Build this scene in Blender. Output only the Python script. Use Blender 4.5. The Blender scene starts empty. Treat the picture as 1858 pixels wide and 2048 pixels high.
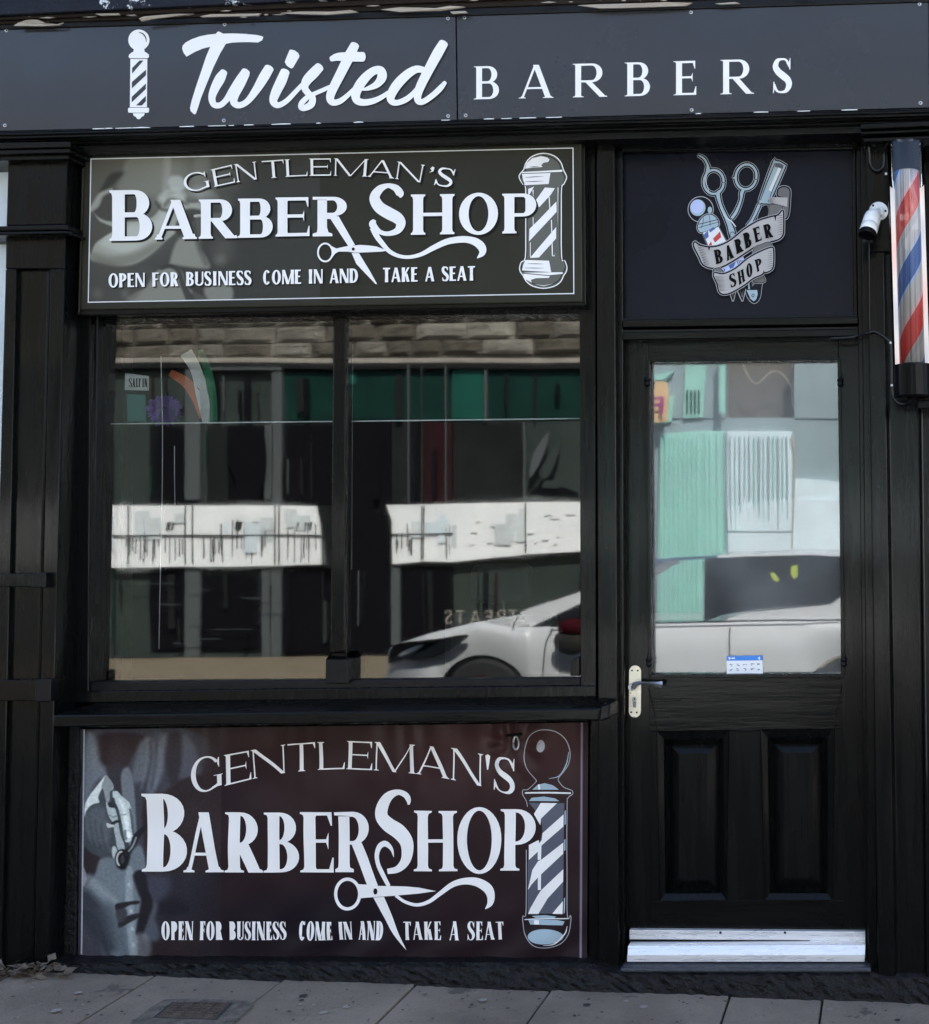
import bpy, bmesh, math, random
import numpy as np
from mathutils import Vector
random.seed(7); rng=np.random.RandomState(5)
SC=bpy.context.scene; COL=SC.collection
# ------------------------------------------------------------------ camera model (fitted to the photograph)
F=2480.0; PPX,PPY=1687.2,973.2; W0,H0=1858.0,2048.0
PITCH,YAW,ROLL=0.05152,0.03471,-0.01223
CY,CZ=-4.0,1.46
def rotm():
    c,s=math.cos,math.sin
    B=np.array([[1,0,0],[0,0,-1],[0,1,0]],float)
    Rp=np.array([[1,0,0],[0,c(PITCH),-s(PITCH)],[0,s(PITCH),c(PITCH)]])
    Ry=np.array([[c(YAW),-s(YAW),0],[s(YAW),c(YAW),0],[0,0,1]])
    Rr=np.array([[c(ROLL),-s(ROLL),0],[s(ROLL),c(ROLL),0],[0,0,1]])
    return Ry@Rp@B@Rr
RM=rotm()
def ray(px,py):
    v=RM@np.array([(px-PPX)/F,-(py-PPY)/F,-1.0]); return v
def P(px,py,y=0.0):
    v=ray(px,py); k=(y-CY)/v[1]
    return (v[0]*k, y, CZ+v[2]*k)
def topx(p):
    v=RM.T@np.array([p[0],p[1]-CY,p[2]-CZ]); return (PPX+F*v[0]/-v[2],PPY-F*v[1]/-v[2])
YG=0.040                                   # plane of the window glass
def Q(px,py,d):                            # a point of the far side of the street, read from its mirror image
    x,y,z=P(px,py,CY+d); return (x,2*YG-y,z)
cd=bpy.data.cameras.new('camera'); cam=bpy.data.objects.new('camera',cd); COL.objects.link(cam)
cam.location=(0,CY,CZ)
from mathutils import Matrix
cam.rotation_euler=Matrix(RM.tolist()).to_euler()
cd.sensor_fit='HORIZONTAL'; cd.sensor_width=36; cd.lens=36*F/W0
cd.shift_x=(W0/2-PPX)/W0; cd.shift_y=(PPY-H0/2)/W0
cd.clip_start=.05; cd.clip_end=500; SC.camera=cam
# ------------------------------------------------------------------ materials
def lin(c):
    return tuple(((v/255)/12.92 if v/255<=.04045 else ((v/255+.055)/1.055)**2.4) for v in c)
def mat(name,col,rough=.5,metal=0,bump=0,bscale=40,stretch=(1,1,1),var=0,vscale=3,spec=.5,coat=0,col2=None,thr=None,dscale=30,bdist=.01):
    m=bpy.data.materials.new(name); m.use_nodes=True; nt=m.node_tree; N=nt.nodes; L=nt.links
    b=N['Principled BSDF']; b.inputs['Base Color'].default_value=(*col,1); b.inputs['Roughness'].default_value=rough
    b.inputs['Metallic'].default_value=metal; b.inputs['Specular IOR Level'].default_value=spec; b.inputs['Coat Weight'].default_value=coat
    b.inputs['Coat Roughness'].default_value=.07
    tc=N.new('ShaderNodeTexCoord'); mp=N.new('ShaderNodeMapping'); mp.inputs['Scale'].default_value=stretch
    L.new(tc.outputs['Object'],mp.inputs['Vector'])
    base=None
    if var or col2:
        n=N.new('ShaderNodeTexNoise'); n.inputs['Scale'].default_value=vscale; n.inputs['Detail'].default_value=8; n.inputs['Roughness'].default_value=.65
        L.new(mp.outputs[0],n.inputs['Vector'])
        r=N.new('ShaderNodeValToRGB'); L.new(n.outputs['Fac'],r.inputs[0])
        a=tuple(max(0,c*(1-var)) for c in col); d=col2 if col2 else tuple(min(1,c*(1+var)) for c in col)
        lo,hi=thr if thr else (.32,.68)
        r.color_ramp.elements[0].position=lo; r.color_ramp.elements[0].color=(*a,1)
        r.color_ramp.elements[1].position=hi; r.color_ramp.elements[1].color=(*d,1)
        L.new(r.outputs[0],b.inputs['Base Color']); base=n
    if bump:
        n2=N.new('ShaderNodeTexNoise'); n2.inputs['Scale'].default_value=bscale; n2.inputs['Detail'].default_value=9; n2.inputs['Roughness'].default_value=.6
        L.new(mp.outputs[0],n2.inputs['Vector'])
        bp=N.new('ShaderNodeBump'); bp.inputs['Strength'].default_value=bump; bp.inputs['Distance'].default_value=bdist
        L.new(n2.outputs['Fac'],bp.inputs['Height']); L.new(bp.outputs[0],b.inputs['Normal']); L.new(bp.outputs[0],b.inputs['Coat Normal'])
        mr=N.new('ShaderNodeMapRange'); mr.inputs['To Min'].default_value=max(.02,rough-.12); mr.inputs['To Max'].default_value=min(1,rough+.14)
        L.new(n2.outputs['Fac'],mr.inputs['Value']); mr.inputs['From Min'].default_value=.3; mr.inputs['From Max'].default_value=.7
        L.new(mr.outputs[0],b.inputs['Roughness'])
    return m
def worn(name,col,chip,rough=.4,stretch=(1,1,1),amount=.70,cscale=22,bump=.11,bscale=30,streak=True,spec=.10,coat=0):
    """gloss paint over old paint: brush marks, dull dusty patches, small chips"""
    m=mat(name,col,rough,bump=bump,bscale=bscale,stretch=stretch,var=.28,vscale=2.3,spec=spec,coat=coat)
    nt=m.node_tree;N=nt.nodes;L=nt.links;b=N['Principled BSDF']
    src=b.inputs['Base Color'].links[0].from_socket
    tc=[n for n in N if n.type=='TEX_COORD'][0]
    n=N.new('ShaderNodeTexNoise'); n.inputs['Scale'].default_value=cscale; n.inputs['Detail'].default_value=10; n.inputs['Roughness'].default_value=.72
    L.new(tc.outputs['Object'],n.inputs['Vector'])
    r=N.new('ShaderNodeValToRGB'); r.color_ramp.elements[0].position=amount; r.color_ramp.elements[0].color=(0,0,0,1)
    r.color_ramp.elements[1].position=amount+.02; r.color_ramp.elements[1].color=(1,1,1,1)
    L.new(n.outputs['Fac'],r.inputs[0])
    mx=N.new('ShaderNodeMixRGB'); L.new(r.outputs[0],mx.inputs[0]); L.new(src,mx.inputs[1]); mx.inputs[2].default_value=(*chip,1)
    L.new(mx.outputs[0],b.inputs['Base Color'])
    return m
def glassmat(name,refl,tint=(.9,.92,.92),wave=.02,haze=0,rough=0.0):
    m=bpy.data.materials.new(name); m.use_nodes=True; nt=m.node_tree; N=nt.nodes; L=nt.links
    for n in list(N):
        if n.type!='OUTPUT_MATERIAL': N.remove(n)
    o=[n for n in N if n.type=='OUTPUT_MATERIAL'][0]
    t=N.new('ShaderNodeBsdfTransparent'); t.inputs[0].default_value=(*tint,1)
    g=N.new('ShaderNodeBsdfGlossy'); g.inputs['Roughness'].default_value=rough; g.inputs['Color'].default_value=(.97,1,1,1)
    fr=N.new('ShaderNodeLayerWeight'); fr.inputs['Blend'].default_value=.25
    mr=N.new('ShaderNodeMapRange'); mr.inputs['To Min'].default_value=refl; mr.inputs['To Max'].default_value=1
    L.new(fr.outputs['Fresnel'],mr.inputs['Value']); mr.inputs['From Min'].default_value=.04
    mx=N.new('ShaderNodeMixShader'); L.new(mr.outputs[0],mx.inputs[0]); L.new(t.outputs[0],mx.inputs[1]); L.new(g.outputs[0],mx.inputs[2]); L.new(mx.outputs[0],o.inputs[0])
    if haze:
        df=N.new('ShaderNodeBsdfDiffuse'); df.inputs[0].default_value=(.80,.84,.86,1); hz=N.new('ShaderNodeMixShader'); tc0=N.new('ShaderNodeTexCoord'); hn=N.new('ShaderNodeTexNoise'); hn.inputs['Scale'].default_value=5; hn.inputs['Detail'].default_value=5
        L.new(tc0.outputs['Object'],hn.inputs['Vector']); hm=N.new('ShaderNodeMapRange'); L.new(hn.outputs['Fac'],hm.inputs['Value']); hm.inputs['From Min'].default_value=.25; hm.inputs['From Max'].default_value=.75; hm.inputs['To Min'].default_value=haze*.4; hm.inputs['To Max'].default_value=haze*1.6
        L.new(hm.outputs[0],hz.inputs[0]); L.new(mx.outputs[0],hz.inputs[1]); L.new(df.outputs[0],hz.inputs[2]); L.new(hz.outputs[0],o.inputs[0])
    if wave:
        tc=N.new('ShaderNodeTexCoord'); n=N.new('ShaderNodeTexNoise'); n.inputs['Scale'].default_value=2.2; n.inputs['Detail'].default_value=1.5
        L.new(tc.outputs['Object'],n.inputs['Vector']); bp=N.new('ShaderNodeBump'); bp.inputs['Strength'].default_value=wave; bp.inputs['Distance'].default_value=.05
        L.new(n.outputs['Fac'],bp.inputs['Height']); L.new(bp.outputs[0],g.inputs['Normal'])
    return m
def vcol(name,rough=.55,spec=.18,bump=0):
    m=mat(name,(.5,.5,.5),rough,bump=bump,bscale=300,spec=spec)
    N=m.node_tree.nodes; a=N.new('ShaderNodeVertexColor'); a.layer_name='print'
    m.node_tree.links.new(a.outputs[0],N['Principled BSDF'].inputs['Base Color']); return m
M={}
M['black']=worn('black_gloss_paint',(.0030,.0032,.0031),(.026,.026,.024),.26,(1,1,.09),.665,40,coat=.13)
M['blackh']=worn('black_gloss_paint_rails',(.0030,.0032,.0031),(.026,.026,.024),.26,(.09,1,1),.665,40,coat=.13)
M['deep']=mat('dark_recess_paint',(.0022,.0022,.0032),.4,bump=.2,bscale=40,spec=.25)
M['rough']=mat('rough_black_render',(.004,.004,.0045),.42,bump=1.0,bscale=75,var=.5,vscale=40,spec=.25)
M['sign']=mat('grey_composite_sheet',(.033,.034,.038),.22,bump=.08,bscale=1.3,spec=.4,var=.12,vscale=1.1)
M['white']=mat('white_vinyl',(.86,.84,.83),.4,spec=.3)
M['white2']=mat('white_print',(.72,.73,.75),.5,spec=.3)
M['pshadow']=mat('dark_print',(.006,.006,.005),.5,spec=.15)
M['olive']=mat('brown_banner_vinyl',(.0235,.0215,.0135),.42,bump=.05,bscale=8,var=.12,spec=.2)
M['olive2']=mat('grey_print',(.095,.095,.078),.5)
M['navy']=mat('navy_poster',(.0035,.0045,.0115),.3,bump=.02,bscale=2,var=.15,spec=.16)
M['silver']=mat('grey_print_line',(.34,.34,.37),.5)
M['steelblue']=mat('pale_blue_print',(.33,.44,.51),.5)
M['peri']=mat('periwinkle_print',(.45,.52,.80),.5)
M['ribbon']=mat('ribbon_print',(.42,.40,.40),.5,var=.1,vscale=9)
M['ribbond']=mat('dark_ribbon_print',(.13,.125,.125),.5)
M['red']=mat('red_print',(.50,.035,.03),.4); M['blue']=mat('blue_print',(.05,.12,.35),.4)
M['inkgrey']=mat('slate_print',(.075,.085,.12),.5)
M['alu']=mat('aluminium',(.80,.81,.84),.30,metal=.5,bump=.03,bscale=30,stretch=(.2,1,3))
M['steel']=mat('galvanised_steel',(.45,.45,.46),.35,metal=.9)
M['brass']=mat('satin_nickel',(.78,.72,.60),.34,metal=.6,bump=.05,bscale=60,var=.1,vscale=20)
M['dark']=mat('dark_void',(.003,.003,.003),.7,spec=.1)
M['cable']=mat('black_cable',(.01,.01,.01),.35)
M['cctv']=mat('white_plastic',(.84,.86,.86),.3,coat=.3)
M['capblk']=mat('gloss_black_plastic',(.002,.002,.003),.22,coat=0,spec=.1)
M['glass']=glassmat('window_glass',.088,wave=.0035,rough=.017); M['dglass']=glassmat('door_glass',.115,wave=.003,haze=.095,rough=.017); M['ghost']=glassmat('added_ghost_pane',.022,wave=.035,rough=.03); M['tube']=glassmat('clear_acrylic',.035,tint=(.97,.97,.98),wave=0)
M['slab']=worn('paving_slab',(.20,.168,.136),(.11,.095,.08),.82,(1,1,1),.615,5.5,.9,95,spec=.2)
M['gum']=mat('trodden_gum',(.26,.24,.22),.9); M['joint']=mat('paving_joint',(.025,.025,.025),.9)
M['asphalt']=mat('asphalt',(.05,.05,.052),.85,bump=.6,bscale=120,var=.25,vscale=20)
M['tan']=mat('pale_far_paving',(.17,.14,.095),.85,bump=.3,bscale=30,var=.2)
M['nwall']=mat('white_painted_wall',(.62,.68,.72),.7,bump=.3,bscale=25,var=.06)
M['stone']=mat('sandstone_block',(.19,.18,.155),.95,bump=.9,bscale=20,var=.45,vscale=2.2,bdist=.06,spec=.1)
M['stone2']=mat('brown_sandstone_block',(.12,.11,.09),.95,bump=.9,bscale=24,var=.4,vscale=3,bdist=.06,spec=.1); M['stone3']=mat('pale_sandstone_block',(.26,.25,.215),.95,bump=.9,bscale=18,var=.35,vscale=3,bdist=.06,spec=.1)
M['mortar']=mat('mortar',(.10,.09,.075),.95,bump=.5,bscale=30)
M['ledge']=mat('pale_stone_ledge',(.32,.30,.26),.8,bump=.3,bscale=20,var=.15)
M['green']=mat('dark_green_boards',(.012,.085,.065),.5,spec=.1,var=.25,vscale=2)
M['greend']=mat('bottle_green_boards',(.006,.030,.024),.5,spec=.1,var=.3,vscale=2)
M['gg']=mat('grey_green_boards',(.038,.050,.046),.6,spec=.1,var=.2,vscale=1.5)
M['gd']=mat('dark_shop_boards',(.014,.015,.016),.6,spec=.1,var=.3,vscale=1.5)
M['vd']=mat('near_black_fill',(.006,.006,.008),.5,spec=.05)
M['maroon']=mat('dark_maroon_paint',(.025,.008,.012),.5,spec=.1)
M['trim']=mat('pale_trim_paint',(.075,.088,.09),.5)
M['wpanel']=mat('white_window_film',(.88,.91,.93),.6,var=.08,vscale=1.2)
M['film2']=mat('grey_white_film',(.62,.68,.70),.6,var=.15,vscale=3); M['film3']=mat('blue_white_film',(.66,.76,.82),.6,var=.1,vscale=2); M['bpanel']=mat('pale_blue_boards',(.60,.73,.80),.6,var=.12,vscale=1.2)
M['spanel']=mat('slate_blue_boards',(.22,.30,.33),.6,var=.2,vscale=1.0)
M['teal']=mat('teal_painted_wood',(.27,.56,.50),.5,var=.12,vscale=1.3)
M['cream']=mat('cream_sign',(.62,.42,.22),.5); M['purple']=mat('purple_print',(.28,.03,.18),.5)
M['carpaint']=mat('white_car_paint',(.58,.60,.62),.25,coat=.6); M['carglass']=mat('dark_car_glass',(.012,.013,.015),.06,spec=.8)
M['tyre']=mat('tyre_rubber',(.012,.012,.012),.8); M['wheelred']=mat('dark_red_rim',(.035,.002,.005),.8,spec=.1); M['lamp']=mat('smoked_headlight',(.008,.010,.012),.5,spec=.1)
M['yellow']=mat('yellow_reflection',(.45,.55,.05),.4); M['room']=mat('shop_room_wall',(.006,.006,.007),.8,spec=.0,var=.2); M['woodf']=mat('shop_floor',(.012,.011,.01),.6,spec=.1)
M['fluff']=mat('purple_feather',(.13,.06,.30),.9,bump=.8,bscale=60,var=.3,vscale=30)
M['flagw']=mat('white_cloth',(.5,.5,.48),.8); M['flago']=mat('orange_cloth',(.42,.09,.02),.8); M['flagg']=mat('green_cloth',(.0,.12,.05),.8)
M['leaf']=mat('dry_leaf',(.10,.080,.062),.8,var=.5,vscale=30); M['bare']=mat('bare_splintered_wood',(.38,.33,.27),.8,bump=.5,bscale=60,stretch=(.15,1,2),var=.35,vscale=12)
M['brownm']=worn('peeling_brown_moulding',(.022,.017,.014),(.20,.16,.12),.6,(.25,1,1.4),.64,16,.5,30)
M['blflake']=worn('flaking_blue_black_board',(.016,.018,.026),(.62,.66,.68),.55,(.5,1,1),.60,13,.5,40)
M['rust']=mat('rusty_iron_cover',(.075,.055,.045),.8,bump=.6,bscale=90,var=.3,vscale=30)
M['bluecard']=mat('blue_card',(.03,.22,.70),.4); M['whitecard']=mat('white_card',(.82,.85,.9),.4); M['greyink']=mat('grey_ink',(.20,.20,.23),.5)
M['wall']=mat('dark_upper_wall',(.14,.13,.12),.9,bump=.6,bscale=12,var=.2)
# pole stripes, a helix of red / white / blue / white round the drum
def stripes():
    m=mat('barber_stripes',(.5,.5,.5),.35,spec=.4); nt=m.node_tree;N=nt.nodes;L=nt.links
    a=N.new('ShaderNodeAttribute'); a.attribute_name='helix'
    fr=N.new('ShaderNodeMath'); fr.operation='FRACT'; L.new(a.outputs['Fac'],fr.inputs[0])
    r=N.new('ShaderNodeValToRGB'); r.color_ramp.interpolation='CONSTANT'
    els=[(0,(.58,.035,.03)),(.25,(.40,.39,.41)),(.33,(.48,.47,.49)),(.47,(.42,.50,.66)),(.50,(.03,.10,.33)),(.72,(.30,.45,.75)),(.75,(.44,.43,.45)),(.95,(.62,.42,.45))]
    cr=r.color_ramp
    while len(cr.elements)<len(els): cr.elements.new(.5)
    for e,(p,c) in zip(cr.elements,els): e.position=p; e.color=(*c,1)
    L.new(fr.outputs[0],r.inputs[0])
    tc=[n for n in N if n.type=='TEX_COORD'][0]
    mp=N.new('ShaderNodeMapping'); mp.inputs['Scale'].default_value=(150,150,1.2); L.new(tc.outputs['Object'],mp.inputs[0])
    n=N.new('ShaderNodeTexNoise'); n.inputs['Scale'].default_value=1; n.inputs['Detail'].default_value=4; L.new(mp.outputs[0],n.inputs['Vector'])
    r2=N.new('ShaderNodeValToRGB'); r2.color_ramp.elements[0].position=.36; r2.color_ramp.elements[0].color=(.42,.42,.45,1); r2.color_ramp.elements[1].position=.55; r2.color_ramp.elements[1].color=(1,1,1,1)
    L.new(n.outputs['Fac'],r2.inputs[0])
    mx=N.new('ShaderNodeMixRGB'); mx.blend_type='MULTIPLY'; mx.inputs[0].default_value=1; L.new(r.outputs[0],mx.inputs[1]); L.new(r2.outputs[0],mx.inputs[2])
    L.new(mx.outputs[0],N['Principled BSDF'].inputs['Base Color']); return m
M['stripes']=stripes()
def lamp_mat():
    m=mat('lit_white_reflector',(.85,.85,.86),.4); b=m.node_tree.nodes['Principled BSDF']; b.inputs['Emission Color'].default_value=(1,.98,.95,1); b.inputs['Emission Strength'].default_value=.11; return m
# ------------------------------------------------------------------ mesh building
def cr(pts,n=8,closed=False):
    """Catmull-Rom through points of any dimension"""
    p=[np.array(q,float) for q in pts]; out=[]; L=len(p)
    rngk=range(L if closed else L-1)
    for i in rngk:
        a=p[(i-1)%L] if (closed or i>0) else 2*p[0]-p[1]
        b=p[i]; c=p[(i+1)%L]; d=p[(i+2)%L] if (closed or i+2<L) else 2*p[-1]-p[-2]
        for k in range(n):
            t=k/n; out.append(.5*((2*b)+(-a+c)*t+(2*a-5*b+4*c-d)*t*t+(-a+3*b-3*c+d)*t**3))
    if not closed: out.append(p[-1])
    return out
def stroke(pts,n=7,grow=0,cap=True):
    """pts (x,y,fullwidth) -> list of quads in 2D, with rounded ends"""
    c=cr(pts,n); L=[];R=[]
    for i,q in enumerate(c):
        a=c[max(0,i-1)]; b=c[min(len(c)-1,i+1)]; t=b[:2]-a[:2]; t=t/(np.linalg.norm(t)+1e-9); nn=np.array([-t[1],t[0]])
        w=max(q[2],.01)/2+grow; L.append(q[:2]+nn*w); R.append(q[:2]-nn*w)
    qs=[[L[i],L[i+1],R[i+1],R[i]] for i in range(len(c)-1)]
    if cap:
        for e,s in ((0,1),(-1,-1)):
            w=max(c[e][2],.01)/2+grow; k=c[1] if e==0 else c[-2]; t=(c[e][:2]-k[:2]); t=t/(np.linalg.norm(t)+1e-9); nn=np.array([-t[1],t[0]])
            qs.append([c[e][:2]+nn*w*math.cos(a)+t*w*.55*math.sin(a) for a in np.linspace(0,math.pi,9)])
    return qs
def ell(cx,cy,rx,ry,a0=0,a1=360,n=36,rot=0):
    o=[];r=math.radians(rot)
    for k in range(n+(0 if a1-a0>=360 else 1)):
        a=math.radians(a0+(a1-a0)*k/n); x=rx*math.cos(a); y=ry*math.sin(a)
        o.append((cx+x*math.cos(r)-y*math.sin(r),cy+x*math.sin(r)+y*math.cos(r)))
    return o
def ringq(cx,cy,rx,ry,w,rot=0,n=40):
    a=ell(cx,cy,rx+w/2,ry+w/2,n=n,rot=rot); b=ell(cx,cy,rx-w/2,ry-w/2,n=n,rot=rot)
    return [[a[i],a[(i+1)%n],b[(i+1)%n],b[i]] for i in range(n)]
class MB:
    def __init__(s): s.v=[];s.f=[];s.m=[];s.mats=[]
    def mi(s,m):
        if m not in s.mats: s.mats.append(m)
        return s.mats.index(m)
    def face(s,pts,m):
        k=len(s.v); s.v+= [tuple(p) for p in pts]; s.f.append(tuple(range(k,k+len(pts)))); s.m.append(s.mi(m))
    def mesh(s,vs,fs,m):
        k=len(s.v); s.v+=[tuple(p) for p in vs]; i=s.mi(m)
        for f in fs: s.f.append(tuple(k+j for j in f)); s.m.append(i)
    def prism(s,pts,yf,t,m,Pf=None):
        w=[(Pf or P)(a,b,yf) for a,b in pts]; s.solid(w,t,m)
    def solid(s,w,t,m):
        n=len(w); b=[(x,y+t,z) for x,y,z in w]
        fs=[tuple(range(n)),tuple(range(2*n-1,n-1,-1))]+[(i,n+i,n+(i+1)%n,(i+1)%n)[::-1] for i in range(n)]
        s.mesh(w+b,fs,m)
    def frustum(s,o,yo,i,yi,m,Pf=None,cap=True):
        """ring of faces from outline o at depth yo to outline i at depth yi"""
        pf=Pf or P; a=[pf(*q,yo) for q in o]; b=[pf(*q,yi) for q in i]; n=len(a)
        s.mesh(a+b,[(k,(k+1)%n,n+(k+1)%n,n+k) for k in range(n)]+([tuple(range(n,2*n))] if cap else []),m)
    def box(s,x0,x1,y0,y1,z0,z1,m):
        s.solid([(x0,y0,z0),(x1,y0,z0),(x1,y0,z1),(x0,y0,z1)],y1-y0,m)
    def flat(s,polys,yf,m,disp=None,step=2.5e-5):
        for k,p in enumerate(polys):
            y=yf-k*step
            s.face([P(a,b,y+(disp(a,b) if disp else 0)) for a,b in p],m)
    def tube(s,pts,r,m,n=8,sm=4):
        c=cr(pts,sm) if sm>1 else [np.array(q,float) for q in pts]
        vs=[];fs=[]
        for i,q in enumerate(c):
            t=c[min(i+1,len(c)-1)]-c[max(i-1,0)]; t=t/(np.linalg.norm(t)+1e-9)
            u=np.cross(t,[0,1,0]); 
            if np.linalg.norm(u)<.1: u=np.cross(t,[1,0,0])
            u/=np.linalg.norm(u); w=np.cross(t,u)
            rr=r if not callable(r) else r(i/(len(c)-1))
            for k in range(n):
                a=2*math.pi*k/n; vs.append(q+u*rr*math.cos(a)+w*rr*math.sin(a))
        for i in range(len(c)-1):
            for k in range(n): fs.append((i*n+k,i*n+(k+1)%n,(i+1)*n+(k+1)%n,(i+1)*n+k))
        fs.append(tuple(range(n))[::-1]); fs.append(tuple((len(c)-1)*n+k for k in range(n)))
        s.mesh(vs,fs,m)
    def lathe(s,prof,base,axis,m,n=32):
        """prof (r,h) along axis from base"""
        ax=np.array(axis,float); ax/=np.linalg.norm(ax); u=np.cross(ax,[0,1,0]); 
        if np.linalg.norm(u)<.1: u=np.cross(ax,[1,0,0])
        u/=np.linalg.norm(u); w=np.cross(ax,u); b=np.array(base,float); vs=[];fs=[]
        for r,h in prof:
            for k in range(n):
                a=2*math.pi*k/n; vs.append(b+ax*h+u*r*math.cos(a)+w*r*math.sin(a))
        for i in range(len(prof)-1):
            for k in range(n): fs.append((i*n+k,i*n+(k+1)%n,(i+1)*n+(k+1)%n,(i+1)*n+k))
        fs.append(tuple(range(n))[::-1]); fs.append(tuple((len(prof)-1)*n+k for k in range(n)))
        s.mesh(vs,fs,m)
    def build(s,name,parent=None,bevel=0,smooth=False,normals=True,drape=None):
        me=bpy.data.meshes.new(name); me.from_pydata([tuple(map(float,v)) for v in s.v],[],s.f)
        for m in s.mats: me.materials.append(m)
        for p,i in zip(me.polygons,s.m): p.material_index=i
        if normals:
            bm=bmesh.new(); bm.from_mesh(me); bmesh.ops.recalc_face_normals(bm,faces=bm.faces); bm.to_mesh(me); bm.free()
        if drape:
            bm=bmesh.new(); bm.from_mesh(me); bmesh.ops.triangulate(bm,faces=bm.faces)
            for _ in range(6):
                e=[q for q in bm.edges if q.calc_length()>.022]
                if not e: break
                bmesh.ops.subdivide_edges(bm,edges=e,cuts=1); bmesh.ops.triangulate(bm,faces=bm.faces)
            for v in bm.verts: v.co.y+=drape(*topx(v.co))
            bm.to_mesh(me); bm.free()
        if smooth:
            for p in me.polygons: p.use_smooth=True
        me.validate(); me.update()
        o=bpy.data.objects.new(name,me); COL.objects.link(o)
        if parent is not None:
            o.parent=parent; 
            if parent.type=='EMPTY': o.matrix_parent_inverse=Matrix.Translation(parent.location).inverted()
        else:
            c=[sum(v[i] for v in s.v)/len(s.v) for i in (0,1)]+[min(v[2] for v in s.v)]
            me.transform(Matrix.Translation([-q for q in c])); o.location=c
        if bevel:
            b=o.modifiers.new('bevel','BEVEL'); b.width=bevel; b.segments=2; b.limit_method='ANGLE'; b.angle_limit=math.radians(40)
        return o
def tag(o,label=None,cat=None,group=None,kind=None):
    if label:o['label']=label
    if cat:o['category']=cat
    if group:o['group']=group
    if kind:o['kind']=kind
    return o
def thing(name,label,cat,loc,group=None):
    o=bpy.data.objects.new(name,None); COL.objects.link(o); o.location=loc; o.empty_display_size=.1
    return tag(o,label,cat,group)
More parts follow.
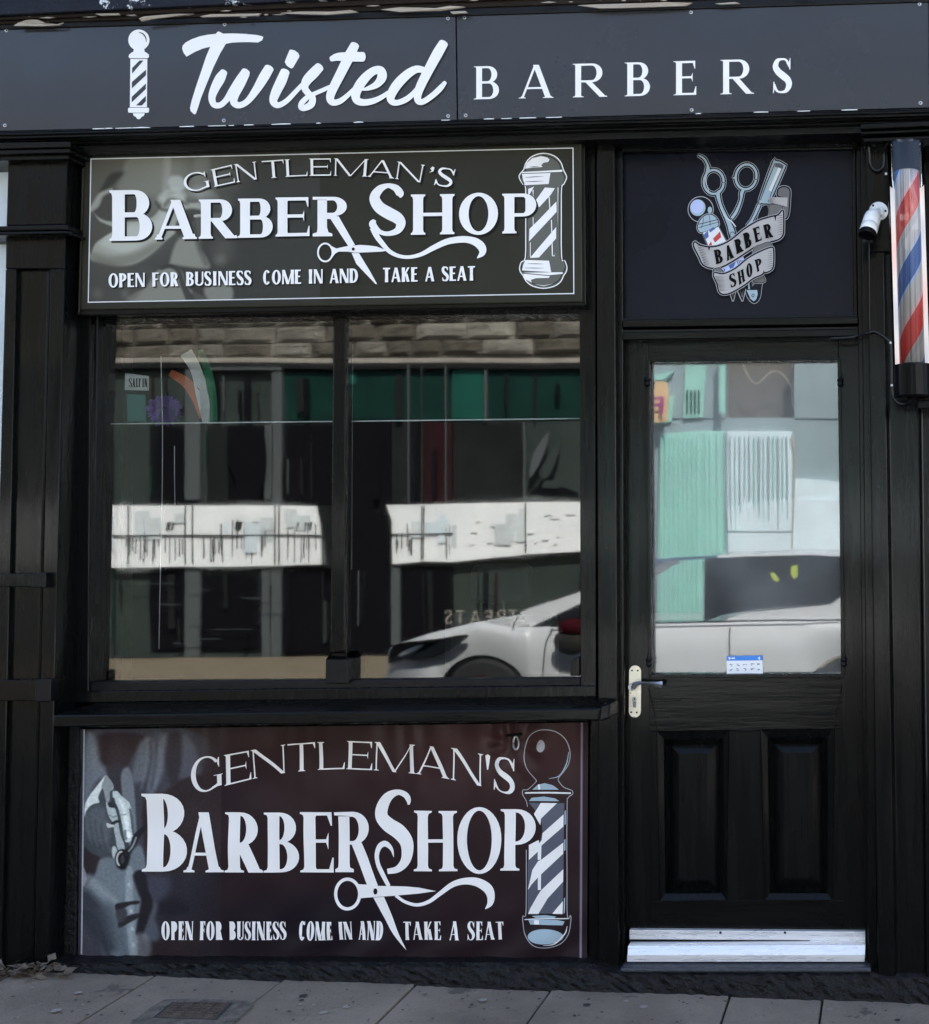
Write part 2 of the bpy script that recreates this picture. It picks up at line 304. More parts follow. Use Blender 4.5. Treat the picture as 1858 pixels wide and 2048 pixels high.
# ------------------------------------------------------------------ lettering: every glyph is drawn here from strokes and bowls
def glyph(ch,W,s,t,sf=0.0,th=.045,fl=0):
    o=[]
    R=lambda a,b,c,d:o.append([(a,c),(b,c),(b,d),(a,d)])
    def dia(x0,v0,x1,v1,w): o.append([(x0-w/2,v0),(x0+w/2,v0),(x1+w/2,v1),(x1-w/2,v1)])
    def ser(x,w,half,bot=True,l=1,r=1):
        if not sf: return
        g=[(x-w/2-half*l,0),(x+w/2+half*r,0),(x+w/2+half*r,th*.8),(x+w/2+half*r*.25,th*1.3),(x+w/2,th*2.6),(x-w/2,th*2.6),(x-w/2-half*l*.25,th*1.3),(x-w/2-half*l,th*.8)]
        o.append(g if bot else [(a,1-b) for a,b in g][::-1])
    def stem(x,w=None,b=1,tp=1,l=1,r=1,rt=None):
        w=w or s
        if fl and not sf: o.append([(x-w/2*(1+fl),0),(x+w/2*(1+fl),0),(x+w/2,.5),(x+w/2*(1+fl),1),(x-w/2*(1+fl),1),(x-w/2,.5)])
        else: R(x-w/2,x+w/2,0,1)
        if b: ser(x,w,sf,True,l,r)
        if tp: ser(x,w,sf,False,l,r if rt is None else rt)
    def bowl(x0,xr,v0,v1,n=14):
        ry=(v1-v0)/2; cy=(v0+v1)/2; rx=min((xr-x0)*.78,ry*1.15); xc=xr-rx
        A=[(x0,v1)]+[(xc+rx*math.sin(a)**.92 if math.sin(a)>0 else xc,cy+ry*math.cos(a)) for a in np.linspace(0,math.pi,n)]+[(x0,v0)]
        B=[(x0,v1-t)]+[(xc+max(0,rx-s)*math.sin(a)**.92 if math.sin(a)>0 else xc,cy+(ry-t)*math.cos(a)) for a in np.linspace(0,math.pi,n)]+[(x0,v0+t)]
        for i in range(len(A)-1): o.append([A[i],A[i+1],B[i+1],B[i]])
    def ring(cx,cy,rx,ry,a0=0,a1=360,n=36,ss=None,tt=None):
        ss=ss or s; tt=tt or t
        A=[(cx+rx*math.cos(math.radians(a)),cy+ry*math.sin(math.radians(a))) for a in np.linspace(a0,a1,n)]
        B=[(cx+(rx-ss)*math.cos(math.radians(a)),cy+(ry-tt)*math.sin(math.radians(a))) for a in np.linspace(a0,a1,n)]
        for i in range(n-1): o.append([A[i],A[i+1],B[i+1],B[i]])
    def beak(x,v,h,dr):   # little vertical wedge at the end of an arm
        if sf: o.append([(x,v),(x-.07*1.2,v),(x-.02,v+dr*h),(x,v+dr*h)])
    x=sf+s/2
    if ch=='I': stem(W/2)
    elif ch=='L': stem(x); R(x,W,0,t); beak(W,t*.5,.22,1)
    elif ch in 'EF':
        stem(x); R(x,W-.03*(ch=='E'),1-t,1); beak(W-.03*(ch=='E'),1-t*.5,.2,-1)
        R(x,W-.16*W,.5-t/2+.02,.5+t/2+.02)
        if sf: o.append([(W-.16*W-.05,.52),(W-.16*W,.38),(W-.16*W,.66)])
        if ch=='E': R(x,W,0,t); beak(W,t*.5,.22,1)
    elif ch=='T': stem(W/2,tp=0); R(0,W,1-t,1); beak(W,1-t*.5,.2,-1); 
    elif ch=='H': stem(x); stem(W-x); R(x,W-x,.5-t/2,.5+t/2)
    elif ch=='P': stem(x,rt=0); bowl(x,W,.42,1)
    elif ch=='B': stem(x,l=1,r=0); bowl(x,W*.93,.5-t*.3,1); bowl(x,W,0,.5+t*.55)
    elif ch=='D': stem(x,r=0); bowl(x,W,0,1)
    elif ch in 'Rr':
        stem(x,rt=0); bowl(x,W*.86,.44,1)
        if ch=='R':
            dia(W-s*.62-sf*.3,0,W*.42+s*.1,.47,s*1.12)
            if sf: o.append([(W-s*1.15-sf*.3,0),(W,0),(W,th*.8),(W-sf*.6,th*1.6)])
            else: pass
    elif ch=='A':
        ap=W/2; e=sf+t/2
        dia(e,0,ap-s*.16,1,t*1.15); dia(W-sf-s/2,0,ap-s*.05,1,s)
        va=.30; R(e+(ap-e)*va,W-sf-s/2-(W-sf-s/2-ap)*va,va-t*.4,va+t*.5); ser(e,t,sf); ser(W-sf-s/2,s,sf)
    elif ch=='N':
        e=sf+t*.55; stem(e,t,tp=0); R(W-e-t/2,W-e+t/2,0,1); ser(W-e,t,sf,False); dia(W-e-s*.2,0,e+s*.1,1,s*1.05)
        if sf: ser(e,t,sf,False,1,0)
    elif ch=='M':
        e=sf+t*.6; stem(e,t,tp=0); stem(W-sf-s/2,s,tp=0); dia(W/2,0,e+s*.15,1,s); dia(W/2,0,W-sf-s/2,1,t)
        ser(e,t,sf,False,1,0); ser(W-sf-s/2,s,sf,False,0,1)
    elif ch=='K': stem(x); dia(x+s*.2,.42,W-s*.5-sf*.4,1,t*1.3); dia(W-s*.6-sf*.3,0,x+s*.9,.58,s); ser(W-s*.6-sf*.3,s,sf*.8); ser(W-s*.5-sf*.4,t,sf*.8,False)
    elif ch=='O': ring(W/2,.5,W/2,.515)
    elif ch=='C':
        ring(W/2,.5,W/2,.515,42,318,30); beak(W*.88,.80,.2,1)
    elif ch=='G':
        ring(W*.5,.5,W*.5,.515,40,300,30); R(W-sf*.6-s*.95,W-sf*.6,.06,.42); 
        if sf: o.append([(W-sf*.6-s*1.3-.05,.42),(W,.42),(W,.42-th*.8),(W-sf*.6-s*1.3-.05,.42-th*.8)]); o.append([(W*.86,.93),(W*.90,.97),(W*.90,.66),(W*.88,.66),(W*.83,.80)])
        else: R(W*.55,W,.38,.38+t)
        o.append([(W*.6,0.0),(W-sf*.6,.10),(W-sf*.6-s*.9,.16),(W*.6,t)])
    elif ch=='U':
        h=W*.42; R(0+sf,s+sf,h,1); R(W-t-sf,W-sf,h,1); ring(W/2,h,W/2-sf,h,180,360,18,ss=(s+t)/2)
        if sf: ser(sf+s/2,s,sf,False); ser(W-sf-t/2,t,sf,False)
    elif ch=='S':
        q=[(W*.86,.74,.02),(W*.83,.84,.05+t*.4),(W*.70,.95,t*1.0),(W*.48,1-t*.45,t),(W*.24,.93,t+s*.35),(W*.14,.76,s*.98),(W*.30,.61,s*1.12),(W*.56,.49,s*1.2),(W*.82,.36,s*1.1),(W*.87,.21,s*.95),(W*.72,.065,t+s*.3),(W*.48,t*.45,t),(W*.26,.05,t),(W*.13,.15,.05+t*.4),(W*.10,.27,.02)]
        sc=max(.45,min(1,W/.62)); q=[(a,b,c*(.75+.25*sc)) for a,b,c in q]
        for pq in stroke(q,5,cap=False): o.append([tuple(z) for z in pq])
        if sf: o.append([(W*.93,1.0),(W*.96,1.0),(W*.95,.67),(W*.90,.67),(W*.84,.80)]); o.append([(W*.03,0),(W*.0,0),(W*.02,.33),(W*.07,.33),(W*.12,.18)])
        elif fl: o.append([(W*.80,.90),(W*.94,.96),(W*.94,.76)]); o.append([(W*.17,.08),(W*.04,.03),(W*.04,.25)])
    elif ch=='`': o.append([(W*.5,.98),(W*.85,.93),(W*.8,.72),(W*.15,.62),(W*.5,.75),(W*.2,.85)])
    elif ch=="'": o.append([(W*.1,.97),(W*.5,1.02),(W*.9,.97),(W*.6,.55),(W*.4,.55)])
    return o
def letter(mb,ch,quad,yf,m,s,t,sf=0,th=.045,disp=None,off=(0,0),fl=0,Pf=None):
    """quad BL,BR,TR,TL in photo pixels"""
    bl,br,tr,tl=[np.array(q,float) for q in quad]
    w=(np.linalg.norm(br-bl)+np.linalg.norm(tr-tl))/2; h=(np.linalg.norm(tl-bl)+np.linalg.norm(tr-br))/2
    W=w/h
    for k,p in enumerate(glyph(ch,W,s,t,sf,th,fl)):
        pts=[]
        for u,v in p:
            a=u/W; q=(bl*(1-a)+br*a)*(1-v)+(tl*(1-a)+tr*a)*v
            x,y=q[0]+off[0],q[1]+off[1]; yy=yf-2.5e-5*k+(disp(x,y) if disp else 0)
            pts.append((Pf or P)(x,y,yy if Pf is None else yf-2e-4*k))
        mb.face(pts,m)
def ip(tab,x): return float(np.interp(x,[a for a,_ in tab],[b for _,b in tab]))
LP=[None,None]      # [parent sign, drape]: when set, every letter becomes a part of its own
def put(mb,*a,**k):
    if LP[0] is None: letter(mb,*a,**k)
    else:
        b=MB(); letter(b,*a,**k); b.build('letter',LP[0],normals=False,drape=LP[1])
def envtext(mb,spec,base,top,yf,m,s,t,sf=0,lean=lambda x:0,**kw):
    for ch,x0,x1 in spec:
        q=[(x0,ip(base,x0)),(x1,ip(base,x1)),(x1+lean(x1),ip(top,x1)),(x0+lean(x0),ip(top,x0))]
        put(mb,ch,q,yf,m,s,t,sf,**kw)
NW={'I':.34,'M':.88,'W':1,'O':.68,'C':.58,'D':.62,'N':.66,'A':.66,'S':.46,'T':.52,'E':.46,'F':.44,'P':.5,'R':.56,'B':.54,'U':.58,'K':.58,'L':.44,'G':.66,'H':.62,' ':.36}
def autotext(mb,txt,x0,x1,yb,yt,yf,m,s,t,sf=0,gap=.10,**kw):
    tot=sum(NW[c]+gap for c in txt)-gap; k=(x1-x0)/tot; x=x0
    for c in txt:
        w=NW[c]*k
        if c!=' ': put(mb,c,[(x,yb(x)),(x+w,yb(x+w)),(x+w,yt(x+w)),(x,yt(x))],yf,m,s,t,sf,**kw)
        x+=w+gap*k
SKY_STRENGTH=.12; EXPO=2.4
# ================================================================== ground
PE=[(112,1942),(300,1947),(600,1960),(829,1970),(1237,1984),(1460,1991),(1640,2000),(1858,2007)]
pw=np.array([P(a,b,-.085) for a,b in PE]); bb,aa=np.polyfit(pw[:,0],pw[:,2],1)
def gz(x,y): return aa+bb*x+.02*(y+.085)
def G(px,py,dz=0):
    v=ray(px,py)  # CZ+v2 k = aa+bb*v0 k+.02*(CY+v1 k+.085)
    k=(aa+.02*(CY+.085)+dz-CZ)/(v[2]-bb*v[0]-.02*v[1]); return (v[0]*k,CY+v[1]*k,CZ+v[2]*k)
# paving slabs: joints measured where they meet the wall
jx=[G(60,1975)[0]-1.1,G(-60,1990)[0]]+[G(a,b)[0] for a,b in ((299,1957),(566,1959),(829,1971),(1100,1982),(1460,1991),(1645,2000))]
jx=sorted(jx); d=jx[-1]-jx[-2]; jx=[jx[0]-.9*k for k in range(3,0,-1)]+jx+[jx[-1]+.62*k for k in range(1,6)]
yrow=[.06,-.62,-1.22,-1.85,-2.5,-3.05]
mb=MB(); bed=MB()
bed.face([(jx[0],.3,gz(jx[0],.3)-.012),(jx[-1],.3,gz(jx[-1],.3)-.012),(jx[-1],-3.06,gz(jx[-1],-3.06)-.012),(jx[0],-3.06,gz(jx[0],-3.06)-.012)],M['joint'])
cvq=[G(349,2008.6),G(459.5,2010),G(429,2041),G(313.5,2037)]
for r in range(5):
    off=0 if r==0 else random.uniform(.1,.5)
    for i in range(len(jx)-1):
        x0,x1=jx[i]+off+.0035,jx[i+1]+off-.0035; y1,y0=yrow[r]-.003,yrow[r+1]+.003; dz=random.uniform(-.0025,.0025); tx=random.uniform(-.003,.003)
        q=[(x0,y0),(x1,y0),(x1,y1),(x0,y1)]
        t=[(x,y,gz(x,y)+dz+(tx if x==x1 else 0)) for x,y in q]
        mb.mesh(t+[(x,y,z-.03) for x,y,z in t],[(0,1,2,3),(0,4,5,1),(1,5,6,2),(2,6,7,3),(3,7,4,0)],M['slab'])
pave=mb.build('pavement',bevel=.003); tag(pave,kind='structure')
tag(bed.build('pavement_bed'),kind='structure')
mb=MB(); k0=gz(-14,-3.06)
for i in range(20):
    x0=-14+i*.92; x1=x0+.91
    t=[(x0,-3.2,gz(x0,-3.1)+.0),(x1,-3.2,gz(x1,-3.1)),(x1,-3.06,gz(x1,-3.1)),(x0,-3.06,gz(x0,-3.1))]
    mb.mesh(t+[(x,y,-.4) for x,y,z in t],[(0,1,2,3),(0,4,5,1),(1,5,6,2),(2,6,7,3),(3,7,4,0)],M['slab'])
tag(mb.build('kerb',bevel=.01),kind='structure')
mb=MB(); mb.face([(-60,-3.2,-.12),(60,-3.2,-.12),(60,-10.8,-.12),(-60,-10.8,-.12)],M['asphalt']); tag(mb.build('road'),kind='structure')
mb=MB(); mb.box(-40,40,-14.2,-10.8,-.3,-.02,M['tan']); tag(mb.build('far_pavement'),kind='structure')
mb=MB(); mb.face([(-80,60,-.42),(80,60,-.42),(80,-80,-.42),(-80,-80,-.42)],M['asphalt']); tag(mb.build('ground'),kind='structure')
# iron cover set in the paving
mb=MB(); c=[np.array(q) for q in cvq]; ctr=sum(c)/4
def up(q,h): return (q[0],q[1],gz(q[0],q[1])+h)
fr=[ctr+(q-ctr)*1.12 for q in c]
mb.mesh([up(q,.0045) for q in fr]+[up(q,-.02) for q in fr],[(0,1,2,3),(0,4,5,1),(1,5,6,2),(2,6,7,3),(3,7,4,0)],M['joint'])
cover=thing('access_cover','small rusty square iron access cover with raised bars set in the paving','drain cover',up(ctr,0))
mb.build('frame',cover)
mb=MB(); mb.mesh([up(q,.006) for q in c]+[up(q,-.01) for q in c],[(0,1,2,3),(0,4,5,1),(1,5,6,2),(2,6,7,3),(3,7,4,0)],M['rust'])
for i in range(5):
    for j in range(6):
        a=.06+i*.19;b=a+.14; e=.05+j*.158;f=e+.07
        def bi(u,v): return up((c[0]*(1-u)+c[1]*u)*(1-v)+(c[3]*(1-u)+c[2]*u)*v,.006)
        t=[bi(a,e),bi(b,e),bi(b,f),bi(a,f)]; mb.mesh([(x,y,z+.004) for x,y,z in t]+t,[(0,1,2,3),(0,4,5,1),(1,5,6,2),(2,6,7,3),(3,7,4,0)],M['rust'])
mb.build('lid',cover)
# mortar patch round the cover
mb=MB(); pts=[(262,2048),(300,2018),(330,2001),(400,2000),(492,2004),(508,2012),(470,2048),(420,2070),(280,2070)]
mb.face([ (lambda q:(q[0],q[1],q[2]+.0042))(G(*p)) for p in pts],mat('mortar_patch',(.115,.098,.082),.95,bump=1,bscale=60,var=.5,vscale=25)); tag(mb.build('pavement_mortar_patch'),kind='structure')
# ================================================================== the shopfront
shop=thing('shopfront','black painted wooden barber shop front with big window, door and pilasters','shop front',(P(900,1950,0)[0],0,0))
K=M['black']; KH=M['blackh']; D=M['deep']
def part(name,fn,parent=shop,bevel=.0038,**kw):
    mb=MB(); fn(mb); return mb.build(name,parent,bevel=bevel,**kw)
def quadx(xa,xb,ya,yb):   # helper: vertical-ish piece following the measured verticals
    return [(xa,ya),(xb,ya),(xb,yb),(xa,yb)]
def ln(a,b):              # y on the line through two pixels
    return lambda x:a[1]+(b[1]-a[1])*(x-a[0])/(b[0]-a[0])
def band(mb,l0,l1,x0,x1,yf,t,m):
    mb.prism([(x0,l1(x0)),(x1,l1(x1)),(x1,l0(x1)),(x0,l0(x0))],yf,t,m)
# upper facade above the sign (reaches out of the picture; it shades the pavement)
z_top=P(900,0,0)[2]
def f(mb):
    mb.box(-6.2,3.2,.02,.5,z_top+.12,6.7,M['wall']); mb.box(-6.3,3.3,-.35,.5,6.7,6.85,M['ledge']); mb.box(P(2190,1000,0)[0],3.2,.02,.5,-.3,z_top+.12,M['wall'])
part('upper_wall',f)
def f(mb):
    mb.box(-6.2,3.2,.5,6.0,6.3,6.5,M['wall']); mb.box(-6.2,-6.0,.5,6.0,-.1,6.3,M['wall']); mb.box(3.0,3.2,.5,6.0,-.1,6.3,M['wall']); mb.box(-6.2,3.2,5.8,6.0,-.1,6.3,M['wall'])
part('side_walls',f,bevel=0)
# peeling cornice over the sign
e0=ln((0,30),(457,8)); sg=ln((0,55.5),(911,28.5))
e1=lambda x:e0(x)+ (sg(x)-e0(x))*.38; e2=lambda x:e0(x)+(sg(x)-e0(x))*.7
def f(mb):
    band(mb,lambda x:e0(x)-95,e0,-400,2300,-.185,.2,M['blflake'])
    band(mb,e0,e1,-400,2300,-.168,.18,M['brownm']); band(mb,e1,e2,-400,2300,-.155,.16,M['brownm']); band(mb,e2,lambda x:sg(x)+3,-400,2300,-.148,.15,D)
part('cornice',f,bevel=.004)
# splinters of bare wood where the paint has come off
def spl(w,t):
    mb=MB(); mb.solid(w,t,M['bare']); mb.build('wood_splinter',shop)
def f(mb):
    for pts,y in [([(27,51),(35,44),(50,39.5),(62,38),(76,39),(90,45),(112,47),(124,43),(116,49),(80,51)],-.170),
                  ([(277,36),(288,32),(345,27),(385,26),(350,31),(300,37),(280,41)],-.182),([(398,31),(420,27),(455,27.5),(520,26),(515,30),(440,33),(405,33)],-.172),
                  ([(560,24),(600,21),(660,22.5),(700,19),(715,23),(650,28),(580,27)],-.172),([(760,18),(800,14),(870,15),(900,11),(930,14),(880,19),(800,22)],-.172),
                  ([(1155,10),(1200,7),(1280,6),(1330,3),(1385,5),(1370,10),(1290,14),(1200,16)],-.17),([(250,29),(268,28),(272,30),(262,31)],-.175),([(190,27),(236,26),(238,29),(200,30)],-.178),
                  ([(900,23),(930,21),(935,25),(905,27)],-.168),([(1430,5),(1470,3),(1480,6),(1440,8)],-.168)]:
        w=[P(a,b+random.uniform(-.4,.4),y) for a,b in pts]; w=[(a,b+random.uniform(0,.006),c) for a,b,c in w]; spl(w,.006)
    r=random.Random(3)
    for k in range(26):
        x=r.uniform(0,1850); l=r.uniform(8,34); y=e0(x)+(sg(x)-e0(x))*r.uniform(.15,.8); h=r.uniform(1,2.2); yy=-.172
        spl([P(x,y,yy),P(x+l*.5,y-h,yy),P(x+l,y-.6-l*.024,yy),P(x+l*.6,y+h*.4,yy)],.004)
f(None)
# board that carries the sign
fb=ln((0,262),(1858,215.5))
part('fascia_board',lambda mb:mb.prism([(-400,ip([(-400,272),(0,262)],-400)),(2300,fb(2300)),(2300,ln((0,55.5),(1858,1.5))(2300)),(-400,sg(-400))],-.128,.14,K))
# mouldings under the sign
def f(mb):
    o=[(0,7,-.175,KH),(7,12,-.165,D),(12,19,-.16,KH),(19,25,-.13,KH),(25,31,-.10,D)]
    ys=[(0,1.4),(2,8),(8,12.5),(13,20),(20,28),(28,38)]
    for (a,b),yy,m in zip([(1,4.5),(4.5,9),(9,16),(16,21),(21,29),(29,47)],[-.152,-.168,-.160,-.142,-.120,-.095],[KH,KH,KH,KH,KH,D]):
        l0=(lambda a:lambda x:fb(x)+a+ (0 if x<2e4 else 0))(a); l1=(lambda b:lambda x:fb(x)+b)(b)
        band(mb,l0,l1,-400,2300,yy,.16,m)
part('entablature_moulding',f,bevel=.004)
# thin ragged white line of sealant under the sign sheet
def f(mb):
    r=random.Random(5); x=0
    while x<1850:
        l=r.uniform(8,38)
        if r.random()<.36: 
            yy=fb(x); mb=MB(); mb.prism([(x,yy+.9),(x+l,fb(x+l)+.9),(x+l,fb(x+l)-.6*r.random()-.2),(x+l*.5,fb(x+l*.5)-.9*r.random()-.2),(x,yy-.3)],-.1435,.01,M['cctv']); mb.build('sealant_strip',shop)
        x+=l+r.uniform(2,30)
f(None)
# ---- left pilaster
plr=lambda y:ip([(290,140),(322,134),(470,130),(560,129),(1374,109),(1960,95)],y)
pll=lambda y:plr(y)-ip([(290,118),(1900,123)],y)
def f(mb):
    mb.prism([(pll(1955),1955),(plr(1955)-1,1955),(plr(470)-2,468),(pll(322),468)],-.10,.3,K)
    mb.prism([(pll(322),452),(134,449),(134,318),(pll(322),322)],-.105,.3,K)
    # recessed panel frame
    for q in ([(14,1960),(4,1960),(33,538),(41,538)],[(70,1960),(80,1960),(103,536),(97,536)]): pass
def frame_panel(mb,o,i,yf,dep,m,Pf=None):
    mb.frustum(o,yf,i,yf+dep,m,cap=True)
def f(mb):
    L=lambda y:ip([(538,33),(1345,14),(1960,2)],y); R_=lambda y:ip([(538,100),(1345,80),(1960,66)],y)
    y0=-.10
    mb.prism([(pll(1955),1955),(L(1955),1955),(L(538),538),(pll(538),538)],y0,.3,K)
    mb.prism([(R_(1955),1955),(plr(1955),1955),(plr(538),538),(R_(538),538)],y0,.3,K)
    mb.prism([(pll(538),538),(plr(538),538),(plr(468),465),(pll(468),470)],y0,.3,K)
    mb.frustum([(L(1955),1955),(R_(1955),1955),(R_(538),538),(L(538),538)],y0,[(L(1955)+2,1953),(R_(1955)-4,1953),(R_(538)-3,541),(L(538)+2,541)],y0+.013,K)
    mb.prism([(pll(455),452),(plr(450),449),(plr(318),320),(pll(322),324)],-.112,.3,K)
part('pilaster',f)
def f(mb):
    for l,r,a,b,c,d_,yy in ((-60,141,285,297,283,294,-.165),(-60,140.5,300,309,297,305,-.155),(-60,137,311,321,308.5,318,-.14)):
        mb.prism([(l,b+1.5),(r,d_),(r,c),(l,a+1.5)],yy,.3,KH)
    mb.prism([(-60,299),(138,297),(138,293),(-60,297)],-.135,.2,D); mb.prism([(-60,312),(136,309),(136,304),(-60,308)],-.125,.2,D)
part('pilaster_capital',f,bevel=.004)
def f(mb):
    mb.prism([(-60,463),(136,460),(136,449),(-60,453)],-.125,.2,KH); mb.prism([(-60,471),(137,468),(137,461.5),(-60,464.5)],-.14,.2,KH)
part('pilaster_band',f,bevel=.004)
for a,b,c in ((1147,1174,64),(1360,1402,74)):
    def f(mb):
        mb.prism([(-40,b),(c-2,b),(c,a),(-40,a)],-.118,.03,K); mb.prism([(c-2,b+2),(c+27,b+1),(c+28,a-2),(c,a-1)],-.125,.04,D)
    part('shutter_keep',f,bevel=.003)
# ---- right pilaster
prl=lambda y:ip([(250,1721),(676,1731),(1250,1743),(1960,1757)],y)
def f(mb):
    L=lambda y:ip([(504,1768),(1400,1781),(1960,1791)],y)
    y0=-.07
    mb.prism([(1757,1990),(L(1990),1990),(L(504),504),(prl(504)+8,504)],y0,.3,K)
    mb.prism([(1738,504),(2200,500),(2200,270),(1731,285)],y0,.3,K)
    mb.prism([(1853,1990),(2200,1990),(2200,504),(1838,504)],y0,.3,K)
    mb.frustum([(L(1990),1990),(1853,1990),(1838,504),(L(504),504)],y0,[(L(1990)+6,1988),(1850,1988),(1835,508),(L(504)+5,508)],y0+.014,K)
    # inner moulding strip of the jamb
    mb.prism([(1737,1990),(1757,1990),(1738,283),(1721,283)],-.03,.2,K)
part('pilaster',f)
def f(mb):
    for l,a,b,c,d_,yy in ((1721,248,258,236,246,-.165),(1721.5,262,269,251,257,-.155),(1727,275,284,266,273,-.14)):
        mb.prism([(l,b),(2200,d_-8),(2200,c-8),(l,a)],yy,.3,KH)
    mb.prism([(1722,262),(2200,247),(2200,241),(1722,257)],-.13,.2,D); mb.prism([(1727,276),(2200,261),(2200,254),(1727,268)],-.12,.2,D)
part('pilaster_capital',f,bevel=.004)
# ---- head rail behind the banner, window frame, posts
def f(mb):
    mb.prism([(128,310),(1200,292),(1200,262),(128,283)],-.01,.12,K)
    mb.prism([(1192,290),(1732,278),(1730,250),(1192,262)],-.028,.12,K)
part('head_rail',f)
wt=ln((206,637),(1159,627)); wb=ln((195,1365),(1162,1356))
def f(mb):
    mb.prism([(150,1400),(177,1400),(183,300),(165,300)],0,.18,K)                       # left stile
    mb.prism([(100,1960),(150,1960),(160,300),(128,300)],.03,.3,D)                      # dark return beside the pilaster
    mb.prism([(1161,1384),(1193,1384),(1191,290),(1158,290)],0,.18,K)                    # right stile
    mb.prism([(178,wt(178)),(1160,wt(1160)),(1160,560),(180,560)],0,.14,K)               # top rail
part('window_frame',f,bevel=.003)
part('post',lambda mb:mb.prism([(1197,1958),(1238,1950),(1229,288),(1193,289)],-.035,.3,K))
def f(mb):
    mb.prism([(176,1384),(1161,1372),(1161,1356),(177,1364)],0.012,.10,D)
    mb.prism([(140,1406),(1193,1394),(1193,1371),(140,1383)],-.006,.16,K)
part('window_bottom_rail',f)
def f(mb):
    mb.prism([(662,1330),(689,1330),(691.5,614),(668,614)],YG-.012,.05,K)
    mb.prism([(660,1330),(663.5,1330),(669.5,620),(666.5,620)],YG-.004,.02,M['blackh'])
    mb.frustum([(651,1366),(697,1366),(697,1318),(652,1318)],-.006,[(651,1366),(697,1366),(697,1318),(652,1318)],.12,K); mb.prism([(651,1367),(697,1367),(697,1319),(652,1319)],-.008,.13,D)
    mb.frustum([(652,1319),(697,1319),(690,1304),(661,1304)],-.008,[(656,1312),(692,1312),(688,1305),(663,1305)],.004,K)
part('mullion',f)
def f(mb):
    mb.prism([(180,1366),(187,1364),(196,632),(186,632)],YG-.012,.03,M['deep']); mb.prism([(1139,1352),(1160,1352),(1160,1312),(1143,1318)],YG-.02,.03,K)
part('glazing_bead',f)
for nm,q in (('left',[(190,1372),(672,1364),(680,616),(196,622)]),('right',[(672,1364),(1172,1362),(1172,614),(680,616)])):
    def f(mb): mb.face([P(a,b,YG) for a,b in q],M['glass']); mb.face([P(a,b,YG+.016) for a,b in q],M['ghost'])  # second sheet is added to give the reflections a soft ghost
    g=part('window_pane',f,bevel=0,normals=False)
    tag(g,'left window pane' if nm=='left' else 'right window pane')
# ---- sill
def f(mb):
    w=[P(104,1455,-.17),P(1198,1442,-.17),P(1201,1416,-.17),P(106,1430,-.17)]
    b=[(w[0][0],.02,w[0][2]),(w[1][0],.02,w[1][2]),(w[2][0],.02,w[2][2]+.022),(w[3][0]+.03,.02,w[3][2]+.022)]
    mb.mesh(w+b,[(0,1,2,3),(7,6,5,4),(0,4,5,1),(1,5,6,2),(2,6,7,3),(3,7,4,0)],KH)
    w=[P(1199,1444,-.165),P(1219,1437,-.150),P(1219,1409,-.150),P(1201,1413,-.165)]
    mb.solid(w,.12,M['deep'])
part('window_sill',f,bevel=.006)
# ---- stall riser with plinth
def f(mb):
    mb.prism([(96,1960),(1200,1975),(1200,1440),(104,1450)],.012,.15,K)
    mb.prism([(1176,1935),(1198,1935),(1200,1440),(1178,1440)],-.006,.1,K)
    mb.prism([(104,1940),(150,1935),(158,1452),(107,1455)],-.022,.1,M['rough'])
    mb.prism([(148,1925),(160,1925),(163,1452),(156,1452)],-.012,.1,K)
part('stall_riser',f)
def f(mb):
    n=180; top=[];bot=[]
    xs=np.linspace(-60,2200,n)
    for x in xs:
        yt=ip([(-60,1922),(100,1918),(180,1922),(1176,1926),(1245,1942),(1735,1942),(1760,1946),(2200,1950)],x)
        yb=ip([(-60,1955),(100,1950)]+[(a,b+6) for a,b in PE[1:]]+[(2200,2032)],x)
        top.append((x,yt)); bot.append((x,yb))
    vs=[];fs=[];rows=7
    for r in range(rows):
        for i in range(n):
            v=r/(rows-1); q=(top[i][0],top[i][1]*(1-v)+bot[i][1]*v)
            bulge=.018*v+.010*rng.rand()-(.014*(v<.1))
            vs.append(P(q[0],q[1]+(rng.rand()-.5)*2.5*(0<r),-.072-bulge))
    for r in range(rows-1):
        for i in range(n-1): fs.append((r*n+i,r*n+i+1,(r+1)*n+i+1,(r+1)*n+i))
    # top ledge
    k=len(vs)
    for i in range(n): x,y,z=vs[i]; vs.append((x,.03,z+.004))
    for i in range(n-1): fs.append((i,k+i,k+i+1,i+1))
    mb.mesh(vs,fs,M['rough'])
part('plinth',f,bevel=0)
# ---- door surround
def f(mb):
    mb.prism([(1236,1944),(1249,1944),(1245,283),(1229,283)],.0,.2,K)
    mb.prism([(1731,1944),(1740,1944),(1722,283),(1712,283)],.0,.2,K)
    mb.prism([(1229,304),(1722,292),(1722,276),(1229,288)],.0,.2,K)
part('door_frame',f,bevel=.003)
def f(mb):
    mb.prism([(1244,641),(1716,634),(1716,629),(1244,636)],.0,.2,D)
    mb.prism([(1244,655),(1717,648),(1716,633),(1244,640)],-.012,.2,KH)
    mb.prism([(1244,666),(1717,659),(1717,652),(1244,659)],.004,.2,D)
    mb.prism([(1244,680),(1718,672),(1717,658),(1244,665)],-.004,.2,KH)
part('transom_rail',f,bevel=.003)
